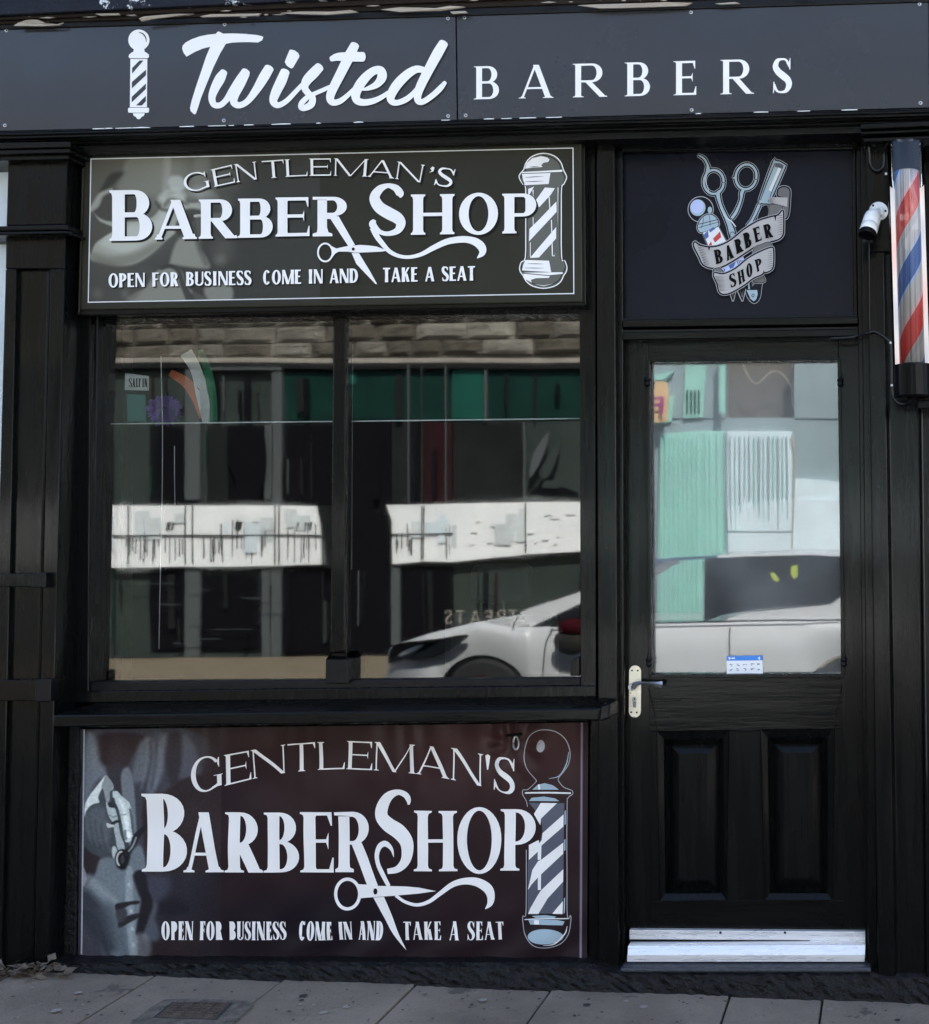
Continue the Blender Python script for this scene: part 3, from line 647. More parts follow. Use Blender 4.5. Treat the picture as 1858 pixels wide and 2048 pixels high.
# ---- step / threshold under the door
part('door_step',lambda mb:mb.solid([P(1240,1946,-.075),P(1742,1946,-.075),P(1742,1936,-.075),P(1240,1936,-.075)],.2,mat('blue_black_step',(.03,.034,.045),.45,bump=.8,bscale=60)),bevel=.006)
def f(mb):
    mb.prism([(1254,1924),(1729,1924),(1730,1911),(1254,1911)],-.03,.1,M['alu']); 
    w=[P(1255,1911,-.032),P(1730,1911,-.032),P(1731,1889.5,-.018),P(1256,1891,-.018)]; mb.solid(w,.08,M['alu'])
part('threshold_bar',f,bevel=.0015)
part('gap_shade_strip',lambda mb:mb.prism([(1256,1890.5),(1731,1889),(1733,1883),(1257,1880)],.02,.05,M['dark']),bevel=0)  # solid dark strip, the shade between bar and threshold as colour
# ---- door leaf
YD=.05
DL=lambda y:ip([(676,1244.5),(1900,1251)],y); DR=lambda y:ip([(676,1717.5),(1250,1729),(1900,1734)],y)
gl=[(1301,1351),(1685,1350),(1677,718),(1297,722)]
pnl=[([(1321,1802),(1452,1800),(1457,1462),(1313.5,1463)],[(1339,1775),(1436,1775),(1436,1489),(1339,1490)],[(1358,1757),(1415,1756),(1415,1507),(1358,1508)]),
     ([(1530,1800),(1664,1800),(1668.6,1458),(1521,1459)],[(1549,1775),(1645,1775),(1643,1487),(1547,1488)],[(1569,1755),(1626,1754),(1625,1505),(1567,1506)])]
def f(mb):
    t=.05
    mb.prism([(DL(1890),1890),(1301.5,1890),(1296.5,676),(DL(676),677)],YD,t,K)            # lock stile
    mb.prism([(1686,1890),(DR(1890),1890),(DR(676),673),(1677,674)],YD,t,K)               # hinge stile
    mb.prism([(1297,722),(1677,718),(1677,674),(1297,676)],YD+.0004,t,KH)                  # top rail
    mb.prism([(1299,1463),(1687,1458),(1687,1350),(1299,1351)],YD+.0004,t,KH)               # lock rail
    mb.prism([(1301,1890),(1686,1890),(1686,1800),(1301,1802)],YD+.0004,t,KH)
    mb.prism([(1452,1801),(1530,1801),(1521,1459),(1457,1461)],YD+.0008,t,K)                # muntin
    mb.prism([(1301,1802),(1321,1802),(1313.5,1463),(1298,1463)],YD+.0008,t,K); mb.prism([(1664,1801),(1687,1801),(1687,1458),(1668.6,1458)],YD+.0008,t,K)
def f2(mb):
    for pts in ([(1296,1376),(1303,1400),(1309,1430),(1314,1462)],[(1301,1405),(1330,1403),(1362,1401)],[(1684,1372),(1676,1410),(1668,1457)],[(1457,1462),(1485,1464),(1520,1461)]):
        q_=MB(); q_.tube([P(a_,b_,YD-.0002) for a_,b_ in pts],.0012,M['dark'],5,3); q_.build('paint_crack',door)
door=part('door',f,bevel=.0018); f2(None); tag(door,'half glazed black panelled door')
for o,i,r in pnl:
    def f(mb):
        g=.55; mid=[((a[0]*(1-g)+b[0]*g),(a[1]*(1-g)+b[1]*g)) for a,b in zip(o,i)]
        mb.frustum(o,YD-.007,mid,YD+.006,K,cap=False); mb.frustum([(a+(2 if k in(0,3) else -2),b+(-2 if k<2 else 2)) for k,(a,b) in enumerate(mid)],YD+.002,i,YD+.030,K,cap=False)
        mb.frustum(mid,YD+.006,[(a+(2 if k in(0,3) else -2),b+(-2 if k<2 else 2)) for k,(a,b) in enumerate(mid)],YD+.002,K,cap=False)
        mb.frustum(i,YD+.030,r,YD+.014,K,cap=True)
    part('raised_panel',f,parent=door,bevel=0)
def f(mb):
    for a,b in (((1297,722),(1301,1351)),((1677,718),(1685,1350))):
        x0=lambda y:ip([(720,a[0]),(1350,b[0])],y); s=-1 if a[0]<1400 else 1
        mb.prism([(x0(1350)-6*s if s<0 else x0(1350)-3,1350),(x0(1350)+3 if s<0 else x0(1350)+6,1350),(x0(720)+3 if s<0 else x0(720)+6,720),(x0(720)-6*s if s<0 else x0(720)-3,720)] if False else [(x0(1350)-5,1350),(x0(1350)+2,1350),(x0(720)+2,720),(x0(720)-5,720)] if s<0 else [(x0(1350)-2,1350),(x0(1350)+5,1350),(x0(720)+5,720),(x0(720)-2,720)],YD-.010,.03,K)
        for yy in (762,1322):
            x=x0(yy)+(-3 if s<0 else 3); p=P(x,yy,YD-.012); mb.lathe([(.004,-.02),(.011,-.012),(.007,-.004),(.012,.004),(.006,.012),(.003,.03)],p,(0,0,1),M['deep'],12)
    mb.prism([(1299,1356),(1687,1355),(1686,1348),(1299,1349)],YD-.008,.03,K); mb.prism([(1296,724),(1679,720),(1679,715),(1296,719)],YD-.008,.03,K)
part('glazing_bead',f,parent=door,bevel=.0015)
def f(mb): mb.face([P(a,b,YD+.028) for a,b in [(1290,1356),(1694,1356),(1686,710),(1288,712)]],M['dglass']); mb.face([P(a,b,YD+.044) for a,b in [(1290,1356),(1694,1356),(1686,710),(1288,712)]],M['ghost'])  # rear sheet added only to double the door reflections softly
part('door_glass',f,parent=door,bevel=0,normals=False)
def f(mb):
    mb.prism([(1258.6,1883),(1734,1889),(1732,1863.5),(1258.6,1859.8)],YD-.022,.022,M['alu'])
    for x in (1441,1570): mb.lathe([(.004,0),(.004,.003),(.001,.004)],P(x,1865,YD-.022),(0,-1,0),M['dark'],10)
part('weather_bar',f,parent=door,bevel=.002)
# handle
hx,hy=1270,1383
def f(mb):
    pl=ell(1270,1344,12,13,180,360,12)+ell(1269.5,1422,12,13,0,180,12)
    mb.solid([P(a,b,YD-.008) for a,b in pl][::-1],.008,M['brass'])
    for x,y in ((1264,1341),(1275.5,1341),(1262.5,1424.5),(1273.5,1425)): mb.lathe([(.0032,0),(.0032,.0006)],P(x,y,YD-.008),(0,-1,0),M['dark'],10)
    mb.lathe([(.0075,0),(.0075,.004),(.006,.005)],P(1269,1398,YD-.008),(0,-1,0),M['steel'],16); mb.lathe([(.003,0),(.003,.0008)],P(1269,1398,YD-.0133),(0,-1,0),M['dark'],10)
    mb.prism([(1266,1415),(1272,1415),(1272.5,1403),(1265.5,1403)],YD-.0085,.001,M['greyink'])
hp=part('handle_plate',f,parent=door,bevel=.001)
def f(mb):
    mb.lathe([(.012,0),(.012,.03),(.010,.036)],P(1267,1372,YD-.008),(0,-1,0),M['steel'],20)
    c=cr([(1262,1376,9,-.044),(1270,1369,11,-.046),(1284,1366,6,-.046),(1300,1366.5,6,-.044),(1314,1368,9,-.04),(1325,1369,13,-.036)],6)
    vs=[];fs=[];n=len(c)
    for i,q in enumerate(c):
        sl=-3.5*max(0,(i-n*.6)/(n*.4))
        for dx,dy,dz in ((0,-q[2]/2,0),(0,0,-.007),(sl,q[2]/2,0),(0,0,.006)):
            vs.append(P(q[0]+dx,q[1]+dy,YD+q[3]+dz))
    for i in range(n-1):
        for k in range(4): fs.append((i*4+k,i*4+(k+1)%4,(i+1)*4+(k+1)%4,(i+1)*4+k))
    fs+=[(3,2,1,0),tuple(4*(n-1)+k for k in range(4))]; mb.mesh(vs,fs,M['steel'])
o=part('handle_lever',f,parent=door,bevel=0); 
# card payment notice in the bottom of the door glass
mb=MB(); q=[(1453.5,1348),(1525.5,1348),(1525,1311),(1453,1312)]; y0=YD+.024
mb.prism(q,y0,.0015,M['whitecard']); mb.prism([(1453,1321.5),(1525.2,1320.5),(1525,1311),(1453,1312)],y0-.0006,.0004,M['bluecard'])
card=thing('card_notice','small white card with blue top strip and rows of payment marks in door glass','notice',P(1489,1348,y0))
mb.build('card',card)
mb=MB(); y1=y0-.0012
mb.flat([ell(1459,1316.5,2.3,2.6,n=10),[(1463,1315),(1470,1315),(1470,1318),(1463,1318)],[(1515,1316.5),(1520,1313),(1520,1320)]],y1,M['white'])
r=random.Random(9)
for row,yy in ((0,1329.5),(1,1339)):
    for k in range(5):
        x=1459+k*13.2
        for j in range(4): 
            a=x+r.uniform(0,6); b=yy+r.uniform(-3,2); mb.flat([[(a,b),(a+r.uniform(1.5,5),b),(a+r.uniform(1.5,5),b+r.uniform(.6,1.6)),(a,b+1.4)]],y1-.0001*j,M['greyink'])
mb.build('printed_marks',card)
# ================================================================== fascia sign sheets
YS=-.142
def Z1(q): return [(240+a/4.002,30+b/4.002) for a,b in q]
def z1s(pts,grow=0,n=7,cap=True): return [Z1(p) for p in stroke(pts,n,grow,cap)]
def screw(mb,x,y,yf):
    mb.lathe([(.0062,0),(.0058,.0016),(.0035,.0022)],P(x,y,yf),(0,-1,0),M['steel'],16); mb.lathe([(.0026,0),(.0022,.0012)],P(x,y,yf-.0022),(0,-1,0),M['dark'],10)
sl=thing('fascia_sign','long dark grey sign sheet lettered Twisted with a white barber pole','sign',P(460,262,YS))
mb=MB(); mb.prism([(-380,271),(913.2,239.6),(910.6,28.5),(-380,66)],YS,.006,M['sign']); mb.build('sheet',sl,bevel=.0008)
for p in ((13,61),(449.5,49),(896,37),(10,251),(448,241),(896.5,232)): mb=MB(); screw(mb,*p,YS); mb.build('screw_head',sl)
yl=YS-.0012
mb=MB()
T=[(497,268),(502,245),(525,220),(575,193),(640,170),(700,158),(768,150),(782,133),(792,132),(826,149),(900,147),(1000,151),(1100,161),(1143,172),(1146,180),(1138,202),(1105,220),(1040,217),(960,218),(900,221),(848,230),(800,310),(745,425),(690,560),(650,660),(625,740),(608,788),(598,796),(585,788),(566,770),(560,745),(572,690),(606,580),(650,450),(690,330),(723,253),(660,270),(600,295),(560,318),(533,333),(510,305)]
mb.flat([Z1(T)],yl,M['white'])
STR=[[(832,455,58),(800,510,82),(758,590,72),(736,660,58),(752,715,50),(800,722,46),(850,680,48),(905,600,64),(960,525,78),(1008,452,70)],
 [(1000,470,76),(965,550,74),(920,640,66),(912,700,58),(955,722,50),(1020,690,50),(1090,600,66),(1150,500,82),(1194,425,78)],
 [(1322,452,74),(1290,530,84),(1245,625,76),(1228,690,62),(1265,722,48),(1330,690,42),(1400,620,38),(1455,560,34)],
 [(1598,415,74),(1550,465,84),(1495,525,76),(1478,580,58),(1505,625,52),(1540,662,52),(1530,715,58),(1475,745,48),(1448,735,44),(1458,700,44),(1505,655,40),(1560,628,34),(1620,602,34),(1690,570,30)],
 [(1880,240,72),(1835,330,84),(1770,460,78),(1700,600,72),(1682,665,64),(1705,700,52),(1760,690,46),(1820,645,38),(1875,590,32)],
 [(1690,352,42),(1740,336,62),(1820,334,74),(1945,335,78)],
 [(1936,597,18),(1985,588,34),(2055,555,56),(2096,500,76),(2088,450,72),(2045,442,64),(1985,480,70),(1925,550,78),(1888,625,74),(1895,680,62),(1945,700,54),(2020,690,48),(2090,660,40),(2150,620,34)],
 [(2425,438,50),(2370,435,60),(2300,475,72),(2220,555,78),(2172,635,72),(2172,685,58),(2215,703,46),(2290,675,46),(2350,625,40),(2400,560,34)],
 [(2590,225,76),(2540,310,84),(2470,440,78),(2405,570,72),(2382,645,62),(2390,690,52),(2430,692,46),(2500,645,46),(2560,590,46),(2602,540,32)]]
for k,sx in enumerate(STR): mb.flat(z1s(sx),yl-.0004-.0006*k,M['white'],step=6e-6)
mb.flat([Z1([(1358,279),(1368,277),(1395,282),(1425,303),(1436,325),(1434,338),(1412,375),(1386,420),(1375,428),(1362,425),(1335,405),(1321,382),(1320,370),(1340,320)])],yl,M['white'])
mb.build('lettering',sl,normals=False)
mb=MB()
mb.flat([Z1(ell(151,200,85,84)),Z1([(112,262),(194,262),(198,300),(106,300)])],yl,M['white'],step=2e-4)
mb.flat([Z1(p) for p in stroke([(84,330,36),(120,312,44),(182,312,44),(220,330,36)],5)]+[Z1([(72,322),(230,322),(232,338),(222,346),(78,346),(68,336)])],yl-.0008,M['white'],step=8e-5)
mb.flat([Z1([(83,352),(219,352),(215,738),(79,738)])],yl,M['white'])
mb.flat([Z1(p) for p in ([(97,424),(156,364),(188,364),(96,470)],[(95,536),(208,437),(208,482),(94,588)],[(94,655),(207,548),(207,592),(93,700)],[(128,724),(207,646),(207,690),(175,724)])],yl-.0006,M['sign'],step=6e-5)
mb.flat([Z1([(70,742),(228,742),(233,750),(231,775),(224,782),(72,782),(65,775),(64,750)])],yl,M['white'])
mb.flat([Z1([(103,786),(198,786),(190,808),(172,815),(165,828),(150,835),(134,828),(128,815),(110,808)])],yl-.0001,M['white'])
mb.flat([Z1(p) for p in stroke([(152,137,5),(185,152,9),(205,180,9),(211,214,5)],5)],yl-.0008,M['sign'])
mb.build('pole_emblem',sl,normals=False)
sr=thing('fascia_sign','dark grey sign sheet with wide spaced white serif capitals reading BARBERS','sign',P(1390,225,YS))
mb=MB(); mb.prism([(916.2,239.4),(1858,214.8),(1856,1.8),(913.4,28.2)],YS,.006,M['sign']); mb.prism([(1858.4,214.8),(2300,203),(2300,-12),(1857,1.8)],YS+.003,.006,M['sign']); mb.build('sheet',sr,bevel=.0008)
for p in ((929,35.5),(1382,24.5),(1839,8),(931.5,231),(1383.5,220),(1841,206)): mb=MB(); screw(mb,*p,YS); mb.build('screw_head',sr)
LP[0]=sr
envtext(mb,[('B',947.5,998),('A',1037.5,1107.5),('R',1145.5,1214.5),('B',1249.5,1300),('E',1347,1392.5),('R',1441,1508),('S',1546,1582.5)],[(940,198.9),(1590,185.6)],[(940,133),(1060,130),(1350,122.6),(1590,115.6)],yl,M['white'],.175,.062,.075,th=.022)
LP[0]=None
# ================================================================== print painter: coloured grid with soft shapes
class Paint:
    def __init__(s,x0,x1,y0,y1,step,bg):
        s.nx=int((x1-x0)/step)+1; s.ny=int((y1-y0)/step)+1
        s.X,s.Y=np.meshgrid(np.linspace(x0,x1,s.nx),np.linspace(y0,y1,s.ny)); s.C=np.zeros((s.ny,s.nx,3))+np.array(bg)
    def mix(s,a,col): a=a[...,None]; s.C=s.C*(1-a)+np.array(col)*a
    def blob(s,cx,cy,rx,ry,col,al=1,rot=0,hard=.0):
        r=math.radians(rot); dx=s.X-cx; dy=s.Y-cy; u=(dx*math.cos(r)+dy*math.sin(r))/rx; v=(-dx*math.sin(r)+dy*math.cos(r))/ry; d=np.sqrt(u*u+v*v)
        a=np.clip((1.0-d)/(1.0-hard+1e-6),0,1); a=a*a*(3-2*a); s.mix(a*al,col)
    def sd(s,pts):
        p=np.array(pts,float); ins=np.zeros(s.X.shape,bool); dm=np.full(s.X.shape,1e9); n=len(p)
        for i in range(n):
            a=p[i];b=p[(i+1)%n]; ab=b-a; L=ab@ab+1e-9
            t=np.clip(((s.X-a[0])*ab[0]+(s.Y-a[1])*ab[1])/L,0,1); dm=np.minimum(dm,np.hypot(s.X-a[0]-t*ab[0],s.Y-a[1]-t*ab[1]))
            c=((a[1]>s.Y)!=(b[1]>s.Y))&(s.X<(b[0]-a[0])*(s.Y-a[1])/(b[1]-a[1]+1e-12)+a[0]); ins^=c
        return np.where(ins,-dm,dm)
    def poly(s,pts,col,al=1,soft=1.2,smooth=True):
        q=[tuple(z) for z in cr(pts,4,closed=True)] if smooth else pts
        d=s.sd(q); a=np.clip(.5-d/(2*soft),0,1); s.mix(a*a*(3-2*a)*al,col)
    def line(s,pts,col,al=1,soft=1.0):
        dm=np.full(s.X.shape,1e9); c=cr(pts,5)
        for a,b in zip(c[:-1],c[1:]):
            ab=b[:2]-a[:2]; t=np.clip(((s.X-a[0])*ab[0]+(s.Y-a[1])*ab[1])/(ab@ab+1e-9),0,1); dm=np.minimum(dm,np.hypot(s.X-a[0]-t*ab[0],s.Y-a[1]-t*ab[1])-(a[2]+(b[2]-a[2])*t)/2)
        a=np.clip(.5-dm/(2*soft),0,1); s.mix(a*al,col)
    def clipped(s,x,y): pass
    def mesh(s,name,parent,fn,m,noise=.012,dark=1.0):
        C=np.clip(s.C+ (rng.rand(s.ny,s.nx,1)-.5)*noise,0,1); L=np.where(C<=.04045,C/12.92,((C+.055)/1.055)**2.4)*dark
        v=[fn(a,b) for a,b in zip(s.X.ravel(),s.Y.ravel())]; nx=s.nx
        f=[(j*nx+i,j*nx+i+1,(j+1)*nx+i+1,(j+1)*nx+i) for j in range(s.ny-1) for i in range(nx-1)]
        me=bpy.data.meshes.new(name); me.from_pydata(v,[],f); me.materials.append(m)
        at=me.color_attributes.new('print','FLOAT_COLOR','POINT'); arr=np.ones((s.ny*nx,4),np.float32); arr[:,:3]=L.reshape(-1,3); at.data.foreach_set('color',arr.ravel())
        for p in me.polygons:p.use_smooth=True
        me.update(); o=bpy.data.objects.new(name,me); COL.objects.link(o); o.parent=parent; o.matrix_parent_inverse=Matrix.Translation(parent.location).inverted(); return o
def c8(*a): return tuple(v/255 for v in a)
# ================================================================== upper banner box
YB=-.055
ub=thing('shop_banner','dark brown framed banner over the window reading Gentleman`s Barber Shop'.replace('`',"'"),'banner',P(660,615,YB))
mb=MB()
tl,tr,br,bl=(169,300),(1163,282),(1165,604),(160,620)
mb.prism([bl,br,tr,tl],YB,.05,M['olive']); mb.build('board',ub,bevel=.004)
mb=MB()
mb.prism([(155,631),(1170,612),(1165,602.5),(160,618.5)],YB+.006,.05,KH); mb.prism([(1165,604),(1172,612),(1170,283),(1163,282)],YB+.006,.05,K); mb.prism([(155,631),(160,619),(169,300),(164,304)],YB+.004,.05,M['olive']); mb.prism([(169,300),(1163,282),(1165,279),(175,296)],YB+.006,.05,M['olive'])
mb.build('frame',ub,bevel=.003)
# thin white keyline
yk=YB-.0011
mb=MB(); A=[(181,317),(1147,295),(1148.6,588),(175.5,605.5)]
def key(mb,A,w,yf,m,disp=None):
    cx=sum(a for a,_ in A)/4; cy=sum(b for _,b in A)/4
    B=[(a+(w if a<cx else -w),b+(w if b<cy else -w)) for a,b in A]
    mb.flat([[A[k],A[(k+1)%4],B[(k+1)%4],B[k]] for k in range(4)],yf,m,disp)
key(mb,A,2.0,yk-.0004,M['white2']); mb.build('keyline',ub,normals=False)
# printed photograph: barber's hands and forearm, sepia grey
pt=Paint(178,640,298,606,1.6,c8(60,58,48))
def U(q): return [(150+a[0]/4.002,280+a[1]/4.002)+tuple(a[2:]) for a in q]
pt.blob(150+500/4,280+500/4,190,190,c8(112,110,92),.85)
pt.blob(150+800/4,280+300/4,110,110,c8(140,139,120),.75); pt.blob(150+1150/4,280+250/4,90,95,c8(100,98,82),.7)
pt.poly(U([(700,140),(770,140),(740,420),(690,430)]),c8(165,165,148),.55,5); pt.poly(U([(960,140),(1080,140),(1040,430),(960,430)]),c8(150,150,136),.35,8)
pt.poly(U([(770,290),(860,300),(880,390),(790,410),(745,350)]),c8(178,182,170),.85,5)
pt.blob(150+1000/4,280+420/4,45,22,c8(168,170,158),.6)
pt.poly(U([(125,150),(470,130),(430,270),(345,400),(270,420),(150,520),(120,560)]),c8(92,88,72),.9,4)
pt.poly(U([(290,270),(420,255),(360,300),(290,370),(200,420),(220,370)]),c8(50,47,38),.8,5)
pt.poly(U([(430,150),(700,140),(690,420),(640,440),(350,400),(380,290)]),c8(128,126,106),.75,7)
pt.poly(U([(200,440),(280,410),(420,440),(520,470),(520,600),(330,650),(180,630),(120,560)]),c8(72,68,56),.9,5)
pt.line(U([(125,560,10),(170,510,14),(210,440,10),(290,400,6)]),c8(175,172,150),.8,3); pt.line(U([(125,590,10),(190,650,12),(330,700,8)]),c8(190,188,165),.8,3)
pt.poly(U([(210,655),(520,650),(640,600),(700,500),(680,460),(760,450),(820,410),(850,430),(905,500),(1010,500),(1040,540),(1010,590),(900,600),(850,700),(700,830),(600,920),(480,990),(350,1010),(200,985),(130,960),(120,900),(160,820),(250,740),(330,700)]),c8(158,158,136),1,3)
pt.poly(U([(330,700),(560,660),(640,640),(700,560),(740,600),(700,720),(560,830),(400,900),(250,860),(200,820)]),c8(186,188,168),.8,10)
pt.poly(U([(140,900),(300,930),(480,900),(640,820),(700,830),(600,920),(480,990),(350,1010),(200,985),(130,960)]),c8(122,120,98),.85,8)
pt.poly(U([(125,580),(200,650),(320,710),(240,770),(160,830),(125,900)]),c8(84,79,64),1,2.5)
pt.line(U([(650,500,6),(690,550,7),(760,560,5),(800,500,4)]),c8(70,67,55),.7,3); pt.line(U([(700,470,20),(790,430,26),(850,450,20)]),c8(190,190,170),.6,4); pt.line(U([(720,520,8),(760,480,10),(830,490,8),(900,510,6)]),c8(88,85,70),.6,3)
pt.poly(U([(880,560),(1010,560),(1050,600),(1000,640),(940,650),(900,720),(830,760),(800,700)]),c8(60,57,46),.85,4)
pt.poly(U([(955,600),(1020,595),(1010,615),(960,620)]),c8(215,215,200),.9,1.5)
pt.poly(U([(830,790),(960,800),(1000,880),(1060,960),(1060,1030),(800,1000),(760,970)]),c8(140,138,116),.95,5); pt.line(U([(990,640,14),(1000,760,12),(990,850,10),(1050,990,10)]),c8(96,92,76),.8,4)
pt.blob(150+1180/4,280+880/4,45,48,c8(96,92,76),.6); pt.blob(150+1200/4,280+520/4,26,30,c8(98,94,78),.6); pt.blob(150+1160/4,280+960/4,22,20,c8(126,122,104),.5)
pt.line(U([(1120,470,20),(1000,430,16),(1090,600,14),(1170,600,12)]),c8(140,138,122),.4,4)
pt.poly(U([(440,1290),(480,1220),(560,1180),(640,1060),(720,1020),(800,1020),(860,1060),(900,1180),(1050,1290)]),c8(134,132,112),.95,4)
pt.line(U([(690,1030,6),(760,1010,8),(830,1050,8),(860,1150,10),(930,1290,18)]),c8(56,54,46),.85,2); pt.poly(U([(960,1180),(1040,1200),(1070,1290),(930,1290)]),c8(62,59,49),.7,4); pt.poly(U([(1040,1180),(1240,1160),(1250,1290),(1080,1290)]),c8(150,148,128),.75,5)
pt.blob(150+180/4,280+1230/4,18,20,c8(120,118,98),.7); pt.blob(150+400/4,280+1230/4,14,18,c8(128,126,108),.7); pt.poly(U([(125,970),(440,1020),(560,1000),(640,1060),(560,1180),(430,1290),(125,1290)]),c8(84,81,67),.55,8)
fade=np.clip((pt.X-480)/130,0,1); pt.mix(fade,c8(60,58,48)); 
msk=(pt.Y<317-.0228*(pt.X-181)+2)|(pt.Y>605.5-.018*(pt.X-175.5)-2)|(pt.X<181-(pt.Y-317)*.019+2); pt.C[msk]=c8(50,48,38)
g_=pt.C.mean(2,keepdims=True); pt.C=pt.C*.6+g_*.4
ub_print=pt.mesh('printed_photograph',ub,lambda a,b:P(a,b,YB-.0006),vcol('upper_print'),dark=.95)
# lettering with its dark printed shadow
yl=YB-.0035
ys_=YB-.0022
b1=[(372,386),(395,381.5),(428,374),(470,365),(512,358.7),(560,354.5),(600,352),(650,351),(700,351.5),(760,354.5),(787,357),(835,363.7),(868,370),(905,376)]
t1=[(372,350),(395,344),(427,339.5),(466,329.5),(516,323),(567,319),(600,317.5),(650,316.5),(710,317),(765,320),(795,323.7),(849,331),(887,336),(905,339)]
gs=[('G',372,421),('E',428,470),('N',473,516),('T',527,569),('L',571,615),('E',619,662),('M',667,734),('A',735,788),('N',790,843),('`',852,864),('S',868,904)]
BR=[('B',218.7,304.5,380.5,482),('A',309.5,393.7,400,479.3),('R',397.5,475,399,477.6),('B',476,545.5,397.3,475.8),('E',551,619,395,473.2),('H',821.7,909,389,469.8),('O',918,996,387,469.2),('P',1004.5,1072.5,387.5,467)]
SCI=lambda g:[[ (560+a/4.002,280+b/4.002) for a,b in q] for q in g]
def upper_scissors(mb,yf,m,off=(0,0)):
    def fl(polys,dy): mb.flat([[(a+off[0],b+off[1]) for a,b in q] for q in polys],yf-dy,m,step=6e-6)
    fl(SCI([[(262,455),(420,455),(420,478),(262,478)][::1],[(262,772),(420,770),(418,750),(388,738),(376,700),(376,480),(300,480),(300,700),(296,738),(262,750)]]),.0001)
    fl(SCI([[(376,605),(408,600),(470,612),(600,840),(548,852),(404,632),(376,632)]]),.0004)
    A=[(376,455)]+[(430+105*math.sin(a),532-77*math.cos(a)) for a in np.linspace(0,math.pi,16)]+[(376,609)]
    B=[(376,484)]+[(420+38*math.sin(a),533-50*math.cos(a)) for a in np.linspace(0,math.pi,16)]+[(376,583)]
    fl(SCI([[A[i],A[i+1],B[i+1],B[i]] for i in range(len(A)-1)]),.0006)
    fl(SCI([[(574,905),(632,905),(665,960),(720,1050),(778,1155),(762,1150),(690,1075),(610,990)]]),.0002)
    fl(SCI(ringq(362,900,58,72,14)),.0008)
    fl(SCI([[(415,850),(450,868),(545,848),(640,840),(700,843),(770,852),(862,884),(820,893),(700,899),(600,902),(540,894),(470,893),(440,910),(410,952),(400,960),(425,900)]]),.0011)
    S=[(965,462,10),(962,432,60),(935,392,58),(900,373,46),(858,366,38),(797,395,62),(757,462,82),(792,535,92),(868,585,97),(940,625,92),(966,670,78),(940,725,54),(868,750,37),(805,738,36),(765,705,46),(742,672,60),(758,640,26)]
    fl(SCI(stroke(S,6,cap=False)),.0014)
    fl(SCI(stroke([(745,700,56),(775,770,44),(820,830,40),(875,890,34),(950,928,30),(1035,937,29),(1130,915,33),(1230,862,42),(1330,816,48),(1420,798,52),(1500,797,54),(1570,818,64),(1615,860,66),(1618,905,50),(1578,946,6)],6,cap=False)),.0017)
def text_upper(mb,m,off,yf):
    envtext(mb,gs,b1,t1,yf,m,.155,.068,.07,lean=lambda x:(x-640)*.033,th=.03,off=off)
    for c,a,b,t_,bb_ in BR: put(mb,c,[(a,bb_),(b,bb_-.018*(b-a)),(b,t_-.012*(b-a)),(a,t_)],yf,m,.25 if c!='O' else .235,.085,.055,th=.05,off=off)
for nm,m,off,yf in (('lettering_shadow',M['pshadow'],(4,3.6),ys_),('lettering',M['white'],(0,0),yl)):
    LP[0]=ub if nm=='lettering' else None; mb=MB(); text_upper(mb,m,off,yf)
    if LP[0] is None: mb.build(nm,ub,normals=False)
LP[0]=None
mb=MB(); upper_scissors(mb,yl,M['white']); mb.flat(SCI([ell(586,873,12,13)]),yl-.0042,M['pshadow']); mb.build('scissors_swash',ub,normals=False)
for nm,m,off,yf in (('tagline_shadow',M['pshadow'],(2.4,2.2),ys_),('tagline',M['white'],(0,0),yl)):
    LP[0]=ub if nm=='tagline' else None; mb=MB(); l=lambda a,b:(lambda x:a[1]+(b[1]-a[1])*(x-a[0])/(b[0]-a[0]))
    for tx,x0,x1,gp in (('OPEN FOR BUSINESS',217,502,.09),('COME IN AND',526,716,.09),('TAKE A SEAT',766,950,.10)):
        autotext(mb,tx,x0,x1,l((217,575),(950,561)),l((217,547),(950,532)),yf,m,.20,.105,gap=gp,fl=.18,off=off)
    if LP[0] is None: mb.build(nm,ub,normals=False)
LP[0]=None
# printed barber pole at the right end of the banner
def Z3(q): return [(800+a/4.002,280+b/4.002) for a,b in q]
mb=MB(); y0=YB-.0008
outl=[(990,238),(1010,180),(1060,130),(1145,106),(1230,125),(1285,175),(1308,238),(1318,258),(1333,290),(1330,315),(1310,355),(1293,385),(1291,600),(1293,935),(1318,965),(1336,1015),(1330,1055),(1310,1085),(1285,1135),(1230,1172),(1145,1187),(1060,1168),(1010,1130),(985,1085),(963,1055),(957,1020),(972,975),(1003,940),(1006,700),(1006,390),(985,355),(962,320),(953,290),(968,262)]
mb.flat([Z3(outl)],y0,M['olive2'])
o2=outl+[outl[0]]
mb.flat([Z3(p) for p in stroke([(a,b,8) for a,b in o2],3)],y0-.0006,M['white'],step=4e-6)
mb.flat([Z3(p) for p in stroke([(1145+(a-1145)*.93,648+(b-648)*.965,6) for a,b in o2],3)],y0-.0006,M['pshadow'],step=4e-6)
